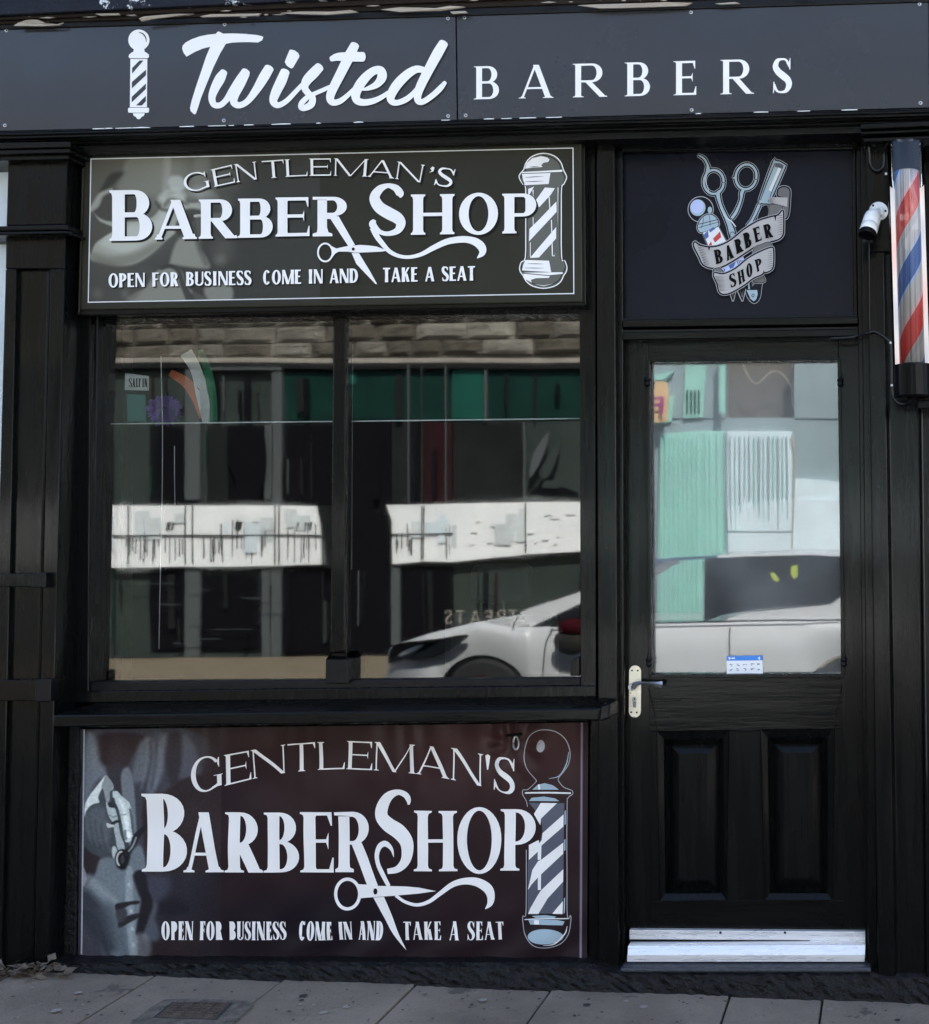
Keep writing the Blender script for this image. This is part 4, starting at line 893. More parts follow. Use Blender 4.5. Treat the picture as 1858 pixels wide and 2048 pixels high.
wh=[[(1000,230),(1012,185),(1060,145),(1130,128),(1180,140),(1197,158),(1185,176),(1150,182),(1130,200),(1140,216),(1060,222)],[(978,256),(1300,238),(1298,254),(1200,258),(975,266)],[(976,272),(1204,264),(1198,300),(1190,352),(1002,362),(985,320)],
 [(1026,392),(1074,372),(1040,430),(1026,440)],[(1090,478),(1160,380),(1240,386),(1205,440),(1112,540)],[(1036,712),(1110,640),(1252,492),(1254,575),(1100,740),(1032,812)],[(1040,944),(1250,696),(1250,788),(1112,940)],[(1262,380),(1268,380),(1262,700)],[(1190,455),(1198,455),(1204,560),(1196,560)],[(1060,400),(1070,400),(1066,460)],[(1040,820),(1046,820),(1046,935),(1040,935)],[(1062,620),(1068,620),(1070,700),(1064,700)],[(1208,640),(1216,640),(1224,930),(1216,930)],[(1216,930),(1240,920),(1244,900),(1236,930)],
 [(1004,960),(1192,966),(1200,1000),(1210,1058),(976,1044),(986,1000)],[(980,1062),(1304,1058),(1300,1072),(1190,1082)],[(986,1070),(1200,1090),(1190,1104),(1090,1106),(1046,1120),(1056,1142),(1000,1112)],[(1075,1155),(1150,1164),(1230,1150),(1150,1170)]]
mb.flat([Z3(p) for p in wh],y0-.0012,M['white'],step=3e-5)
for (a,b,c_,d_) in ((1000,300,1150,290),(1000,334,1150,328),(1020,990,1150,992),(1000,1024,1150,1026),(1040,216,1110,212)): mb.flat([Z3(p) for p in stroke([(a,b,2),((a+c_)/2,(b+d_)/2,5),(c_,d_,1)],3)],y0-.0020,M['pshadow'],step=4e-6)
mb.build('printed_pole',ub,normals=False)
# ================================================================== lower banner (fabric over the stall riser)
YL=-.016
def disp(x,y):
    f=0
    tp=max(0,1-(y-1446)/150.0)
    f+=-.0060*tp*math.sin(x*.115+math.sin(x*.031)*2+ (y-1446)*.01*math.sin(x*.013))*(.35+.65*min(1,max(0,(x-620)/300)))
    u=(x-780)*.55+(y-1446)*.85; f+=-.0040*math.sin(u*.035+1.3*math.sin(x*.007))*max(.15,1-abs((y-1500)/260))
    w=(y-1700)*.5+(x-900)*.55; f+=-.0036*math.sin(w*.075+math.sin(y*.02))*min(1,max(0,(y-1780)/110))*min(1,max(0,(x-450)/200))
    d=math.hypot(x-1031,(y-1490)*.8); f+=.010*math.exp(-(d/26)**2)-.004*math.exp(-((d-42)/18)**2)*math.sin(math.atan2(y-1490,x-1031)*7)
    f+=-.0012*math.sin(x*.045)*math.sin(y*.05+x*.01)
    return f*1.5
lb=thing('fabric_banner','creased maroon fabric banner under the window sill reading BarberShop','banner',P(668,1922,YL))
def warp(a,b):   # banner grid coordinates -> pixels
    u=(a-155)/1022.0; v=(b-1444)/480.0
    tlx,tly,trx,try_=161,1459,1176.5,1445; blx,bly,brx,bry=155.5,1916,1174,1922.5
    x=(tlx*(1-u)+trx*u)*(1-v)+(blx*(1-u)+brx*u)*v; y=(tly*(1-u)+try_*u)*(1-v)+(bly*(1-u)+bry*u)*v
    return x,y
def cloth_bg(pt):
    pt.mix(np.clip((pt.Y-1444)/480,0,1)*.8,c8(34,26,32)); 0 and pt.mix(pt.X,c8(0,0,0)); pt.blob(1000,1480,420,190,c8(74,50,50),.9); pt.blob(620,1850,330,110,c8(25,21,32),.7); pt.blob(420,1600,180,160,c8(46,36,44),.6)
pt=Paint(440,1177,1444,1924,3.2,c8(58,40,40)); cloth_bg(pt)
pt.mix(((pt.X>1163)&(pt.X<1166.2))*1.0,c8(150,140,158)); pt.mix(((pt.X>1167)&(pt.X<1178))*.5,c8(40,32,36))
lowmat=vcol('lower_print',rough=.40,spec=.13); clothfn=lambda a,b:(lambda q:P(q[0],q[1],YL+disp(*q)))(warp(a,b))
pt.mesh('banner_cloth',lb,clothfn,lowmat,noise=.008,dark=.8)
pt=Paint(155,440,1444,1924,1.35,c8(58,40,40)); cloth_bg(pt)
def V(q): return [(150+a[0]/4.002,1450+a[1]/4.002)+tuple(a[2:]) for a in q]
BL,BM,BD=c8(120,140,156),c8(86,100,118),c8(52,58,74)
pt.poly(V([(45,30),(1000,30),(1010,330),(880,520),(540,560),(560,1200),(500,1500),(480,1900),(20,1900)]),c8(58,62,78),.9,5)
pt.poly(V([(150,30),(530,30),(440,200),(400,280),(300,300),(170,240)]),c8(50,36,42),.95,4)
pt.poly(V([(60,40),(140,40),(180,240),(250,360),(150,420),(60,600)]),c8(108,124,142),.8,8)
pt.poly(V([(240,290),(350,280),(360,500),(300,480),(250,380)]),c8(48,44,56),.9,4)
pt.poly(V([(510,80),(600,60),(620,300),(520,420),(440,400),(470,200)]),c8(96,110,126),.7,7); pt.poly(V([(600,40),(700,40),(690,350),(600,500),(550,520)]),c8(70,74,92),.9,6); pt.line(V([(700,60,20),(660,260,26),(600,500,14)]),c8(100,110,130),.6,5)
pt.poly(V([(800,60),(900,60),(1005,320),(900,390),(830,390),(780,430),(770,300)]),c8(78,82,102),.8,5); pt.line(V([(780,60,30),(770,250,34),(780,420,16)]),c8(48,42,52),.9,5)
pt.poly(V([(690,530),(860,400),(1000,380),(1010,560),(900,560)]),c8(48,36,40),.9,5)
pt.poly(V([(350,360),(410,300),(450,420),(470,640),(480,900),(430,960),(390,800),(370,600)]),c8(112,128,144),.75,3)
HD=[([(58,700),(62,640),(85,570),(140,480),(195,400),(222,365),(262,395),(292,450),(300,500),(290,560),(262,600),(250,660),(262,740),(300,830),(320,930),(330,1010),(310,1045),(250,1060),(170,1040),(100,1010),(62,985),(55,900),(55,800)],(58,68,80),2),
 ([(70,720),(110,650),(160,620),(215,640),(240,720),(270,800),(262,900),(200,930),(120,900),(75,840)],(78,90,102),9),
 ([(58,660),(66,600),(100,530),(150,462),(196,400),(222,365),(246,380),(232,420),(206,455),(186,500),(170,548),(178,590),(140,600),(100,625),(72,668),(62,710)],(196,216,222),2),
 ([(196,448),(214,400),(226,368),(262,396),(292,450),(286,486),(264,500),(262,560),(252,596),(238,590),(224,552),(216,505),(206,480)],(128,146,154),1.6),
 ([(232,586),(250,606),(262,632),(300,634),(318,650),(330,700),(338,745),(318,752),(296,768),(278,744),(256,706),(240,650)],(160,182,190),1.5),
 ([(252,590),(290,588),(318,600),(322,622),(300,636),(262,630),(248,612)],(40,48,56),1.5),
 ([(298,792),(318,760),(342,752),(352,800),(364,868),(384,950),(386,990),(366,1004),(342,998),(324,960),(312,890),(302,840)],(146,168,176),1.5),
 ([(392,572),(424,600),(450,650),(468,730),(470,830),(458,884),(444,800),(436,720),(420,650)],(98,120,132),1.5),
 ([(284,505),(300,496),(326,500),(352,532),(392,566),(420,596),(436,650),(446,730),(454,800),(456,868),(446,900),(428,922),(402,926),(380,910),(366,868),(352,790),(338,712),(322,640),(300,590),(288,560)],(172,196,204),1.5),
 ([(330,560),(360,570),(392,640),(414,740),(420,820),(398,830),(384,760),(360,660)],(208,226,230),4)]
for q_,c_,s_ in HD: pt.poly(V(q_),c8(*c_),1,s_*.8)
pt.line(V([(290,560,5),(300,600,6),(322,650,6),(340,720,6),(354,800,7),(368,870,6),(382,914,4)]),c8(44,56,64),.9,1.1)
pt.line(V([(426,650,4),(440,720,5),(448,800,5),(456,860,4)]),c8(56,72,82),.85,1.1)
pt.poly(V([(396,842),(406,834),(424,836),(434,852),(436,876),(426,888),(408,886),(398,868)]),c8(230,242,242),.95,.9)
pt.line(V([(388,830,5),(388,870,6),(396,896,5)]),c8(96,116,126),.9,1)
pt.line(V([(262,700,3),(290,712,3),(318,705,3)]),c8(104,124,132),.8,1); pt.line(V([(344,690,3),(366,696,3),(392,690,3)]),c8(120,140,148),.7,1)
pt.poly(V([(238,768),(250,764),(270,774),(298,778),(300,796),(274,800),(258,804),(244,800)]),c8(176,190,192),1,1.2)
pt.line(V([(288,765,5),(315,752,6),(340,748,5)]),c8(30,36,42),.95,1.0)
for k in range(7): pt.line(V([(74+k*24,690+k*18,5),(94+k*24,800+k*20,8),(120+k*24,930+k*10,6)]),c8(46,56,68) if k%2 else c8(92,106,120),.4,3)
pt.poly(V([(60,970),(110,1010),(170,1040),(188,1060),(176,1120),(150,1180),(90,1190),(56,1140)]),c8(44,36,42),1,3)
pt.poly(V([(285,975),(300,956),(318,970),(330,1010),(332,1070),(312,1084),(292,1050),(284,1010)]),c8(160,180,184),1,1.5)
pt.line(V([(370+40*math.cos(t_),1068+62*math.sin(t_),12) for t_ in np.linspace(0,2*math.pi,16)]),c8(24,26,32),1,1.2); pt.line(V([(365+40*math.cos(t_),1066+62*math.sin(t_),4) for t_ in np.linspace(2.2,4.6,8)]),c8(190,196,198),.9,1)
pt.line(V([(410,1010,14),(450,960,10),(480,880,14),(556,790,8)]),c8(30,32,40),1,1.3); pt.line(V([(420,1000,3),(452,955,4),(478,885,3)]),c8(150,160,166),.8,1)
for k in range(5): pt.line(V([(560+k*24,70+k*18,6),(575+k*20,240,10),(520+k*26,470,6)]),c8(40,38,50) if k%2 else c8(108,120,136),.45,4)
for k in range(6): pt.line(V([(80+k*50,1230+k*30,5),(140+k*50,1480+k*20,9),(230+k*38,1850,6)]),c8(60,74,88) if k%2 else c8(130,148,162),.4,5)
pt.poly(V([(190,1070),(300,1060),(330,1140),(400,1150),(450,1000),(520,960),(560,1180),(510,1500),(480,1900),(300,1900),(200,1600),(50,1450),(50,1330),(150,1200)]),c8(96,114,128),.95,4)
pt.poly(V([(400,1160),(455,1150),(460,1400),(500,1900),(440,1900),(400,1500)]),c8(128,148,160),.8,3); 
for yy in (1280,1500,1650,1780): pt.blob(150+425/4+(yy-1280)*.02,1450+yy/4,6,7,c8(170,190,198),.8)
pt.line(V([(100,1220,14),(200,1330,18),(320,1420,10)]),c8(136,156,166),.5,6); pt.line(V([(60,1400,40),(160,1560,50),(270,1800,30)]),c8(40,46,60),.85,8); pt.line(V([(250,1500,30),(330,1700,34),(400,1880,20)]),c8(62,76,90),.6,8)
pt.poly(V([(320,1445),(400,1425),(505,1415),(505,1440),(440,1450),(400,1470),(330,1500)]),c8(36,34,42),1,2); pt.poly(V([(350,1590),(420,1540),(510,1520),(510,1550),(430,1600),(360,1640),(340,1620)]),c8(38,38,46),1,2); pt.poly(V([(320,1500),(400,1480),(410,1560),(350,1600)]),c8(54,56,66),.9,3)
pt.poly(V([(45,1120),(70,1160),(85,1230),(70,1285),(45,1290)]),c8(140,140,160),.8,2)
pt.poly(V([(520,1200),(1150,1200),(1150,1500),(850,1600),(620,1760),(560,1760),(520,1680),(560,1600),(590,1420),(530,1290)]),c8(38,37,52),.9,14)
pt.poly(V([(530,1210),(700,1200),(760,1290),(700,1400),(610,1430),(560,1360)]),c8(58,64,84),.8,12); pt.poly(V([(600,1430),(660,1450),(640,1560),(680,1700),(640,1755),(560,1740),(525,1680),(560,1570)]),c8(72,82,98),.85,6); pt.poly(V([(680,1430),(820,1400),(900,1500),(760,1560),(680,1520)]),c8(26,24,36),.8,12)
pt.line(V([(510,1210,26),(540,1340,22),(580,1440,20),(545,1560,20),(515,1680,16)]),c8(30,28,36),.95,3); pt.line(V([(500,1760,20),(530,1740,30),(540,1830,34),(500,1880,26)]),c8(110,120,130),.6,5)
fade=np.clip((pt.X-372)/60,0,1)*np.clip((pt.Y-1730)/20,0,1); pt.mix(fade,c8(32,27,36)); fade=np.clip((pt.X-385)/40,0,1)*np.clip((1745-pt.Y)/10,0,1); pt.mix(fade,c8(48,35,40))
pt.mix((pt.X<163)*1.0,c8(40,44,58)); pt.mix(((pt.X>160.5)&(pt.X<163.6))*1.0,c8(150,160,180))
g_=pt.C.mean(2,keepdims=True); pt.C=(pt.C*.62+g_*.38)*np.array([1.03,1.0,.97]); nz_=rng.rand(pt.ny//3+2,pt.nx//3+2); pt.C=pt.C*(1+.10*(np.kron(nz_,np.ones((3,3)))[:pt.ny,:pt.nx,None]-.5))
pt.mesh('printed_photograph',lb,clothfn,lowmat,noise=.03,dark=1.2)
yl=YL-.0022
b2=[(380,1592),(415,1583),(449,1572),(503,1558.5),(560,1547),(600,1542),(660,1539),(720,1538),(790,1542),(865,1552),(933,1565.5),(970,1573),(1010,1587),(1032,1594)]
t2=[(380,1516),(412,1512),(449,1510),(503,1500),(560,1489.5),(600,1486),(660,1483),(720,1482.5),(790,1486),(865,1491),(900,1496),(967,1508.5),(1010,1515),(1032,1519)]
g2=[('G',383,446),('E',449,502),('N',504,572),('T',576,629),('L',634,688),('E',692,746),('M',749,832),('A',832,898),('N',901,967),("'",970,981),('S',988,1030)]
LP[0]=lb; LP[1]=disp; mb=None; envtext(mb,g2,b2,t2,yl,M['white'],.140,.046,.06,th=.024)
B2=[('B',284,374,1587,1743,.27),('A',367,447.5,1625,1744.5,.22),('R',449,527,1625,1745,.25),('B',528,598,1625,1745,.25),('E',600,667.5,1624,1745,.25),('H',827.5,914.5,1621.5,1742.5,.22),('O',914.5,1002.5,1616,1746,.19),('P',1001,1072,1618.7,1741,.23)]
for c,a,b,t_,bb_,s_ in B2: put(mb,c,[(a,bb_),(b,bb_),(b,t_),(a,t_)],yl,M['white'],s_*.78,.055,.065,th=.035)
LP[0]=None
SC2=lambda g:[[ (560+a/4.002,1450+b/4.002) for a,b in q] for q in g]
mb=MB()
def fl(polys,dy,m=None): mb.flat(SC2(polys),yl-dy,m or M['white'],None,step=6e-6)
fl([[(435,697),(595,693),(600,730),(437,722)],[(443,1178),(590,1178),(590,1155),(560,1140),(556,1100),(556,730),(468,730),(470,1100),(466,1140),(443,1155)]],.0001)
A=[(556,694)]+[(590+120*math.sin(a),825-130*math.cos(a)) for a in np.linspace(.1,math.pi,16)]+[(556,958)]; B=[(556,732)]+[(580+50*math.sin(a),832-98*math.cos(a)) for a in np.linspace(.1,math.pi,16)]+[(556,930)]
fl([[A[i],A[i+1],B[i+1],B[i]] for i in range(len(A)-1)],.0004)
fl([[(556,932),(645,930),(700,1060),(786,1285),(700,1280),(572,958),(556,958)]],.0007)
fl([[(748,1380),(832,1375),(900,1540),(1008,1808),(985,1780),(880,1630),(815,1515)]],.0003)
fl(ringq(542,1352,98,118,26),.0006)
fl([[(612,1272),(700,1276),(790,1287),(1000,1293),(1110,1302),(1248,1331),(1110,1350),(900,1368),(700,1380),(645,1386),(630,1330)]],.0010)
fl(stroke([(1026,640,16),(1024,600,40),(1000,560,46),(940,538,46),(865,575,74),(818,655,92),(812,735,98),(865,800,112),(950,855,118),(1010,925,108),(1022,1010,92),(1000,1095,74),(940,1155,54),(860,1172,42)],6,cap=False),.0014)
fl(stroke([(912,1056,4),(898,1000,24),(870,965,38),(835,950,46),(795,975,42),(774,1040,36),(784,1110,34),(815,1180,36),(870,1290,30)],6,cap=False),.0018)
fl(stroke([(925,1365,24),(1000,1415,24),(1095,1440,26),(1190,1415,30),(1280,1350,34),(1380,1278,44),(1480,1250,52),(1580,1258,68),(1660,1305,76),(1688,1370,62),(1680,1430,44),(1644,1472,6)],6,cap=False),.0014)
fl([ell(765,1331,16,25)],.0030,M['pshadow'])
mb.build('scissors_swash',lb,normals=False,drape=disp)
LP[0]=lb
for tx,x0,x1,gp in (('OPEN FOR BUSINESS',323,571,.10),('COME IN AND',597.5,766,.09),('TAKE A SEAT',807,1007,.12)):
    autotext(mb,tx,x0,x1,lambda x:1880,lambda x:1843,yl,M['white'],.17,.05,sf=.018,th=.03,gap=gp)
LP[0]=None;LP[1]=None
def Z5(q): return [(780+a/4.002,1430+b/4.002) for a,b in q]
mb=MB(); 
def f5(polys,dy,m): mb.flat([Z5(p) for p in polys],yl+.0008-dy,m,None,step=5e-6)
body=[(1108,705),(1396,705),(1392,1000),(1382,1590),(1100,1595),(1104,1200),(1112,1075),(1160,1060),(1205,1000),(1222,930),(1215,860),(1185,800),(1150,750)]
f5([body],0,M['inkgrey'])
f5([[(1152,792),(1205,706),(1336,706),(1210,828),(1205,880)],[(1112,1090),(1160,1075),(1215,1000),(1222,945),(1390,795),(1390,890),(1212,1045),(1208,1160),(1182,1160),(1182,1095),(1112,1160)],[(1106,1390),(1140,1240),(1185,1170),(1212,1158),(1388,1020),(1386,1110),(1210,1275),(1208,1400),(1184,1400),(1184,1300),(1130,1360),(1105,1400)],[(1103,1595),(1120,1550),(1184,1440),(1210,1402),(1386,1235),(1384,1335),(1260,1470),(1184,1596)],[(1298,1592),(1340,1540),(1384,1490),(1382,1592)],[(1112,1040),(1190,1000),(1200,1060),(1112,1090)]],.0004,M['white'])
ol=[(1160,540),(1168,524),(1110,450),(1080,380),(1072,300),(1100,190),(1170,130),(1255,114),(1340,135),(1405,200),(1435,300),(1425,390),(1390,450),(1350,500),(1345,530),(1390,580),(1455,605),(1460,635),(1425,665),(1418,760),(1418,1560),(1448,1600),(1448,1660),(1425,1760),(1360,1835),(1255,1862),(1150,1840),(1080,1760),(1062,1670),(1062,1610),(1088,1570),(1092,1080)]
f5(stroke([(a,b,7) for a,b in ol],4),.0008,M['silver']); f5(stroke([(1098,735,6),(1088,690,6),(1060,640,6),(1062,602,6),(1100,598,6),(1160,545,6)],4),.0008,M['silver'])
f5(stroke([(1270,512,3),(1350,490,8),(1405,400,9),(1425,300,4)],4),.0009,M['steelblue']); f5([[(1135,600),(1180,560),(1235,548),(1300,565),(1350,600)],[(1110,690),(1130,665),(1230,655),(1320,668),(1355,690)],[(1105,1645),(1130,1640),(1340,1640),(1400,1650),(1385,1680),(1120,1680)],[(1132,1612),(1240,1605),(1330,1612),(1310,1628),(1160,1628)],[(1398,770),(1408,760),(1408,870),(1398,880)],[(1395,1000),(1406,990),(1404,1080),(1394,1090)],[(1392,1470),(1402,1460),(1400,1580),(1390,1590)]],.0008,M['steelblue'])
f5([ell(1245,1772,142,60)],.0008,M['steelblue']); f5([ell(1213,245,34,48)],.0008,M['silver']); f5(stroke([(1080,626,12),(1260,624,14),(1445,626,12)],3)+stroke([(1076,1640,8),(1250,1632,8),(1436,1626,8)],3),.0010,M['white2'])
f5(stroke([(1230,1842,3),(1320,1830,10),(1400,1750,10),(1420,1690,4)],4),.0010,M['white2']); f5([[(1180,560),(1195,555),(1200,598),(1185,600)],[(1150,1645),(1190,1645),(1190,1678),(1150,1678)]],.0012,M['white'])
mb.build('printed_pole',lb,normals=False,drape=disp)
# steel hook that pokes through the banner
hook=thing('steel_hook','small steel shackle poking through the creased maroon banner','hook',P(1030,1500,YL))
mb=MB(); mb.tube([P(1032+5.5*math.cos(a),1486+13*math.sin(a),YL-.012-.008*math.sin(a)) for a in np.linspace(-3.1,3.1,14)],.0034,M['steel'],10,3); mb.build('shackle',hook,smooth=True)
mb=MB(); mb.solid([P(1012,1474,YL-.012),P(1044,1471,YL-.012),P(1043,1466,YL-.012),P(1012,1469,YL-.012)],.01,M['dark']); mb.build('staple',hook,bevel=.001)
# ================================================================== poster in the light over the door
YP=.028
tp=thing('transom_poster','dark navy poster over the door with scissors, razor and Barber Shop ribbon','poster',P(1475,632,YP))
def f(mb): mb.prism([(1248,637),(1707,631.5),(1704.5,293),(1240.5,300)],YP,.01,M['navy'])
part('poster_sheet',f,parent=tp,bevel=.001)
mb=MB()
def f(mb):
    mb.prism([(1240,646),(1247.5,646),(1240,297),(1234,297)],.008,.06,K); mb.prism([(1707,640),(1716,640),(1712,285),(1704,285)],.008,.06,K); mb.prism([(1236,306),(1710,298),(1710,284),(1236,290)],.010,.06,D)
part('transom_bead',f)
def Z4(q): return [(1340+a[0]/5.997,280+a[1]/5.997) for a in q]
LW=[0]
def L4(mb,polys,m,step=4e-6):
    LW[0]+=.00028; mb.flat([Z4(p) for p in polys],YP-.0004-LW[0],m,step=step)
def tri(mb,pathlist,fill,a=30,b=17):   # silver outline, dark gap, fill
    L4(mb,[q for p in pathlist for q in stroke(p,5,a*.5+6)],M['silver']); L4(mb,[q for p in pathlist for q in stroke(p,5,a*.5)],M['navy'])
    L4(mb,[q for p in pathlist for q in stroke(p,5)],fill)
def ringp(cx,cy,rx,ry,w,rot=0): 
    e=ell(cx,cy,rx,ry,n=18,rot=rot); e=e+[e[0],]; return [(a,b,w) for a,b in e]
def grow(pts,d):
    c=np.mean(np.array(pts,float),0); n=len(pts); out=[]
    for i in range(n):
        a=np.array(pts[i-1],float); b=np.array(pts[i],float); c2=np.array(pts[(i+1)%n],float)
        t=(b-a)/(np.linalg.norm(b-a)+1e-9)+(c2-b)/(np.linalg.norm(c2-b)+1e-9); t/=np.linalg.norm(t)+1e-9; nn=np.array([t[1],-t[0]]); 
        out.append(tuple(b+nn*d))
    area=sum(pts[i-1][0]*pts[i][1]-pts[i][0]*pts[i-1][1] for i in range(n))
    if area<0: out=[tuple(2*np.array(p)-np.array(o)) for p,o in zip(pts,out)]
    return out
def outpoly(mb,pts,fill,o=22,g=15):
    q=[tuple(z) for z in cr(pts,3,closed=True)]
    L4(mb,[grow(q,o)],M['silver']); L4(mb,[grow(q,g)],M['navy']); L4(mb,[q],fill)
def pick(mb,name): mb.build(name,tp,normals=False)
# scissors
mb=MB()
tri(mb,[[(762,1200,50),(745,1120,70),(715,1020,54),(650,880,36),(600,760,34),(575,650,46),(600,610,30)],ringp(525,503,119,143,26),[(345,183,14),(410,225,22),(450,300,24),(455,350,42),(440,400,30)]],M['steelblue'])
tri(mb,[[(745,935,34),(800,850,34),(850,720,24),(860,640,40),(880,600,30)],ringp(913,442,124,150,26,10),[(762,455,22),(780,450,18)]],M['steelblue'])
L4(mb,[q for p in ([(690,940,6),(740,980,14),(790,1040,8)],[(600,800,5),(650,900,8),(700,960,5)],[(440,400,4),(430,500,8),(470,620,5)]) for q in stroke(p,4)],M['white2'])
L4(mb,ringq(748,1135,30,32,7),M['navy']); pick(mb,'printed_scissors')
# comb/razor
mb=MB()
outpoly(mb,[(1235,262),(1262,250),(1320,262),(1378,300),(1375,340),(1200,735),(1165,760),(1100,755),(1075,715)],M['steelblue'])
L4(mb,[[(1270,275),(1320,280),(1365,305),(1350,345),(1255,320)]],M['inkgrey']); L4(mb,[[(1240,270),(1258,268),(1095,650),(1080,690)]],M['silver']); L4(mb,[[(1300,330),(1335,345),(1215,620),(1185,600)]],M['white2']); L4(mb,stroke([(1262,275,8),(1160,520,10),(1085,720,8)],4),M['navy'])
L4(mb,stroke([(1350,330,6),(1250,550,8),(1180,740,6)],4),M['navy'])
tri(mb,[[(1070,780,34),(1030,870,30),(985,960,28),(950,1030,60)]],M['steelblue'],24)
L4(mb,[q for q in stroke([(1175,790,6),(1175,920,6),(1040,980,6),(1100,800,6),(1175,780,6)],2)],M['silver'])
outpoly(mb,[(885,1600),(1090,1560),(1080,1800),(1060,1900),(1010,1945),(955,1900),(915,1800)],M['navy'])
L4(mb,[[(918,1800),(1045,1800),(1052,1850),(1035,1910),(1005,1935),(965,1905)]],M['steelblue']); L4(mb,[[(935,1700),(950,1700),(960,1790),(940,1790)]],M['steelblue']); L4(mb,[[(970,1640),(1060,1640),(1050,1700),(985,1760)]],M['ribbond'])
L4(mb,ringq(995,1865,14,18,7),M['navy'])
outpoly(mb,[(1060,1560),(1110,1620),(1140,1695),(1060,1710),(1000,1690)],M['ribbond'],14,8)
for x0,x1 in ((720,755),(820,868)): L4(mb,stroke([(x0,1800,46),(x1,1930,24)],3)+stroke([(x1+30,1790,34),(x1,1930,24)],3),M['silver']); L4(mb,stroke([(x0+4,1790,30),(x1,1920,12)],3)+stroke([(x1+26,1780,22),(x1,1920,10)],3),M['navy'])
pick(mb,'printed_razor')
# little pole
mb=MB()
L4(mb,[ell(368,832,157,158)],M['silver']); L4(mb,[ell(368,832,147,148)],M['navy']); L4(mb,[ell(333,812,92,100,rot=10)],M['steelblue']); L4(mb,[ell(325,800,78,84,rot=10)],M['peri']); L4(mb,[ell(478,840,26,40)],M['steelblue'])
outpoly(mb,[(375,945),(440,900),(505,900),(560,945),(580,1000),(560,1040),(390,1105),(345,1085),(335,1030)],M['steelblue'],18,10)
L4(mb,[q for p in ([(345,1010,8),(450,985,9),(565,955,8)],[(345,1050,6),(450,1020,7),(575,985,6)],[(400,930,5),(395,1000,6),(370,1060,6)],[(470,905,5),(480,970,6),(480,1030,6)]) for q in stroke(p,3)],M['navy'])
L4(mb,[[(395,1112),(580,1040),(672,1215),(470,1290)]],M['white2']); L4(mb,[[(405,1135),(440,1098),(455,1090),(465,1160),(430,1190)],[(465,1080),(520,1045),(550,1060),(480,1110)]],M['blue']); L4(mb,[[(515,1185),(600,1095),(615,1165),(540,1230)],[(465,1255),(495,1215),(505,1270),(480,1285)]],M['red'])
L4(mb,[[(395,1118),(378,1118),(450,1290),(470,1290)],[(585,1045),(598,1050),(690,1215),(672,1215)]],M['inkgrey']); L4(mb,[[(610,1535),(880,1400),(900,1480),(640,1600)]],M['peri']); L4(mb,[[(700,1500),(790,1460),(760,1530),(720,1545)],[(640,1555),(665,1540),(655,1590)]],M['blue']); L4(mb,[q for k in range(5) for q in stroke([(800+k*24,1440,8),(830+k*20,1520,9)],2)],M['navy'])
pick(mb,'printed_pole')
# ribbon
mb=MB()
outpoly(mb,[(1300,600),(1340,570),(1400,572),(1432,610),(1430,700),(1420,850),(1400,925),(1370,935),(1345,860),(1380,700),(1300,670)],M['ribbond'],24,17)
L4(mb,[[(1190,690),(1300,685),(1410,690),(1405,800),(1290,770),(1190,770)]],M['ribbon'])
outpoly(mb,[(1195,775),(1330,790),(1350,830),(1330,870),(1260,920),(1200,930)],M['ribbond'],8,6)
outpoly(mb,[(320,1245),(380,1275),(470,1290),(600,1272),(740,1200),(880,1085),(1050,980),(1200,930),(1300,905),(1348,850),(1355,900),(1355,1060),(1345,1140),(1290,1190),(1170,1222),(1040,1262),(900,1350),(760,1440),(620,1515),(500,1530),(400,1490),(355,1400),(290,1270),(300,1230)],M['ribbon'],26,18)
outpoly(mb,[(1010,1300),(1100,1250),(1180,1225),(1215,1250),(1215,1290),(1080,1340),(1000,1380)],M['ribbond'],10,6)
outpoly(mb,[(520,1560),(560,1540),(600,1540),(640,1600),(560,1610)],M['ribbond'],14,8)
outpoly(mb,[(525,1600),(640,1612),(790,1545),(930,1430),(1080,1345),(1215,1295),(1235,1330),(1235,1480),(1215,1550),(1140,1585),(1125,1560),(1105,1605),(1000,1650),(880,1740),(740,1820),(650,1845),(595,1815),(570,1720)],M['ribbon'],24,17)
L4(mb,[q for k in range(12) for q in stroke([(330+k*7,1265+k*20,7),(400+k*8,1275+k*21,1)],2)]+[q for k in range(9) for q in stroke([(1345,900+k*28,6),(1290,912+k*28,1)],2)]+[q for k in range(12) for q in stroke([(545+k*5,1640+k*15,7),(650+k*2,1640+k*15,1)],2)]+[q for k in range(9) for q in stroke([(1225,1330+k*25,6),(1165,1345+k*25,1)],2)]+[q for k in range(6) for q in stroke([(1200,700+k*14,5),(1260,703+k*14,1)],2)],M['navy'])
L4(mb,[[(455,1290),(480,1290),(468,1330)],[(1250,915),(1275,910),(1265,975)]],M['navy']); pick(mb,'printed_ribbon')
mb=MB(); LW[0]+=.0004
qd=[('B',(552,1490),(642,1470),(610,1300),(522,1322)),('A',(683,1452),(772,1408),(722,1250),(662,1275)),('R',(798,1372),(885,1330),(850,1168),(768,1200)),('B',(905,1308),(988,1270),(950,1092),(872,1125)),('E',(1025,1232),(1102,1200),(1072,1030),(990,1062)),('R',(1145,1182),(1240,1162),(1213,990),(1115,1022)),
 ('S',(732,1775),(795,1745),(775,1588),(708,1620)),('H',(828,1742),(905,1690),(880,1545),(805,1585)),('O',(925,1662),(995,1620),(978,1462),(908,1500)),('P',(1045,1585),(1100,1555),(1095,1410),(1012,1440))]
for c,*q in qd: letter(mb,c,Z4(q),YP-.0004-LW[0],M['dark'],.21,.10,.03,th=.07)
pick(mb,'ribbon_lettering')
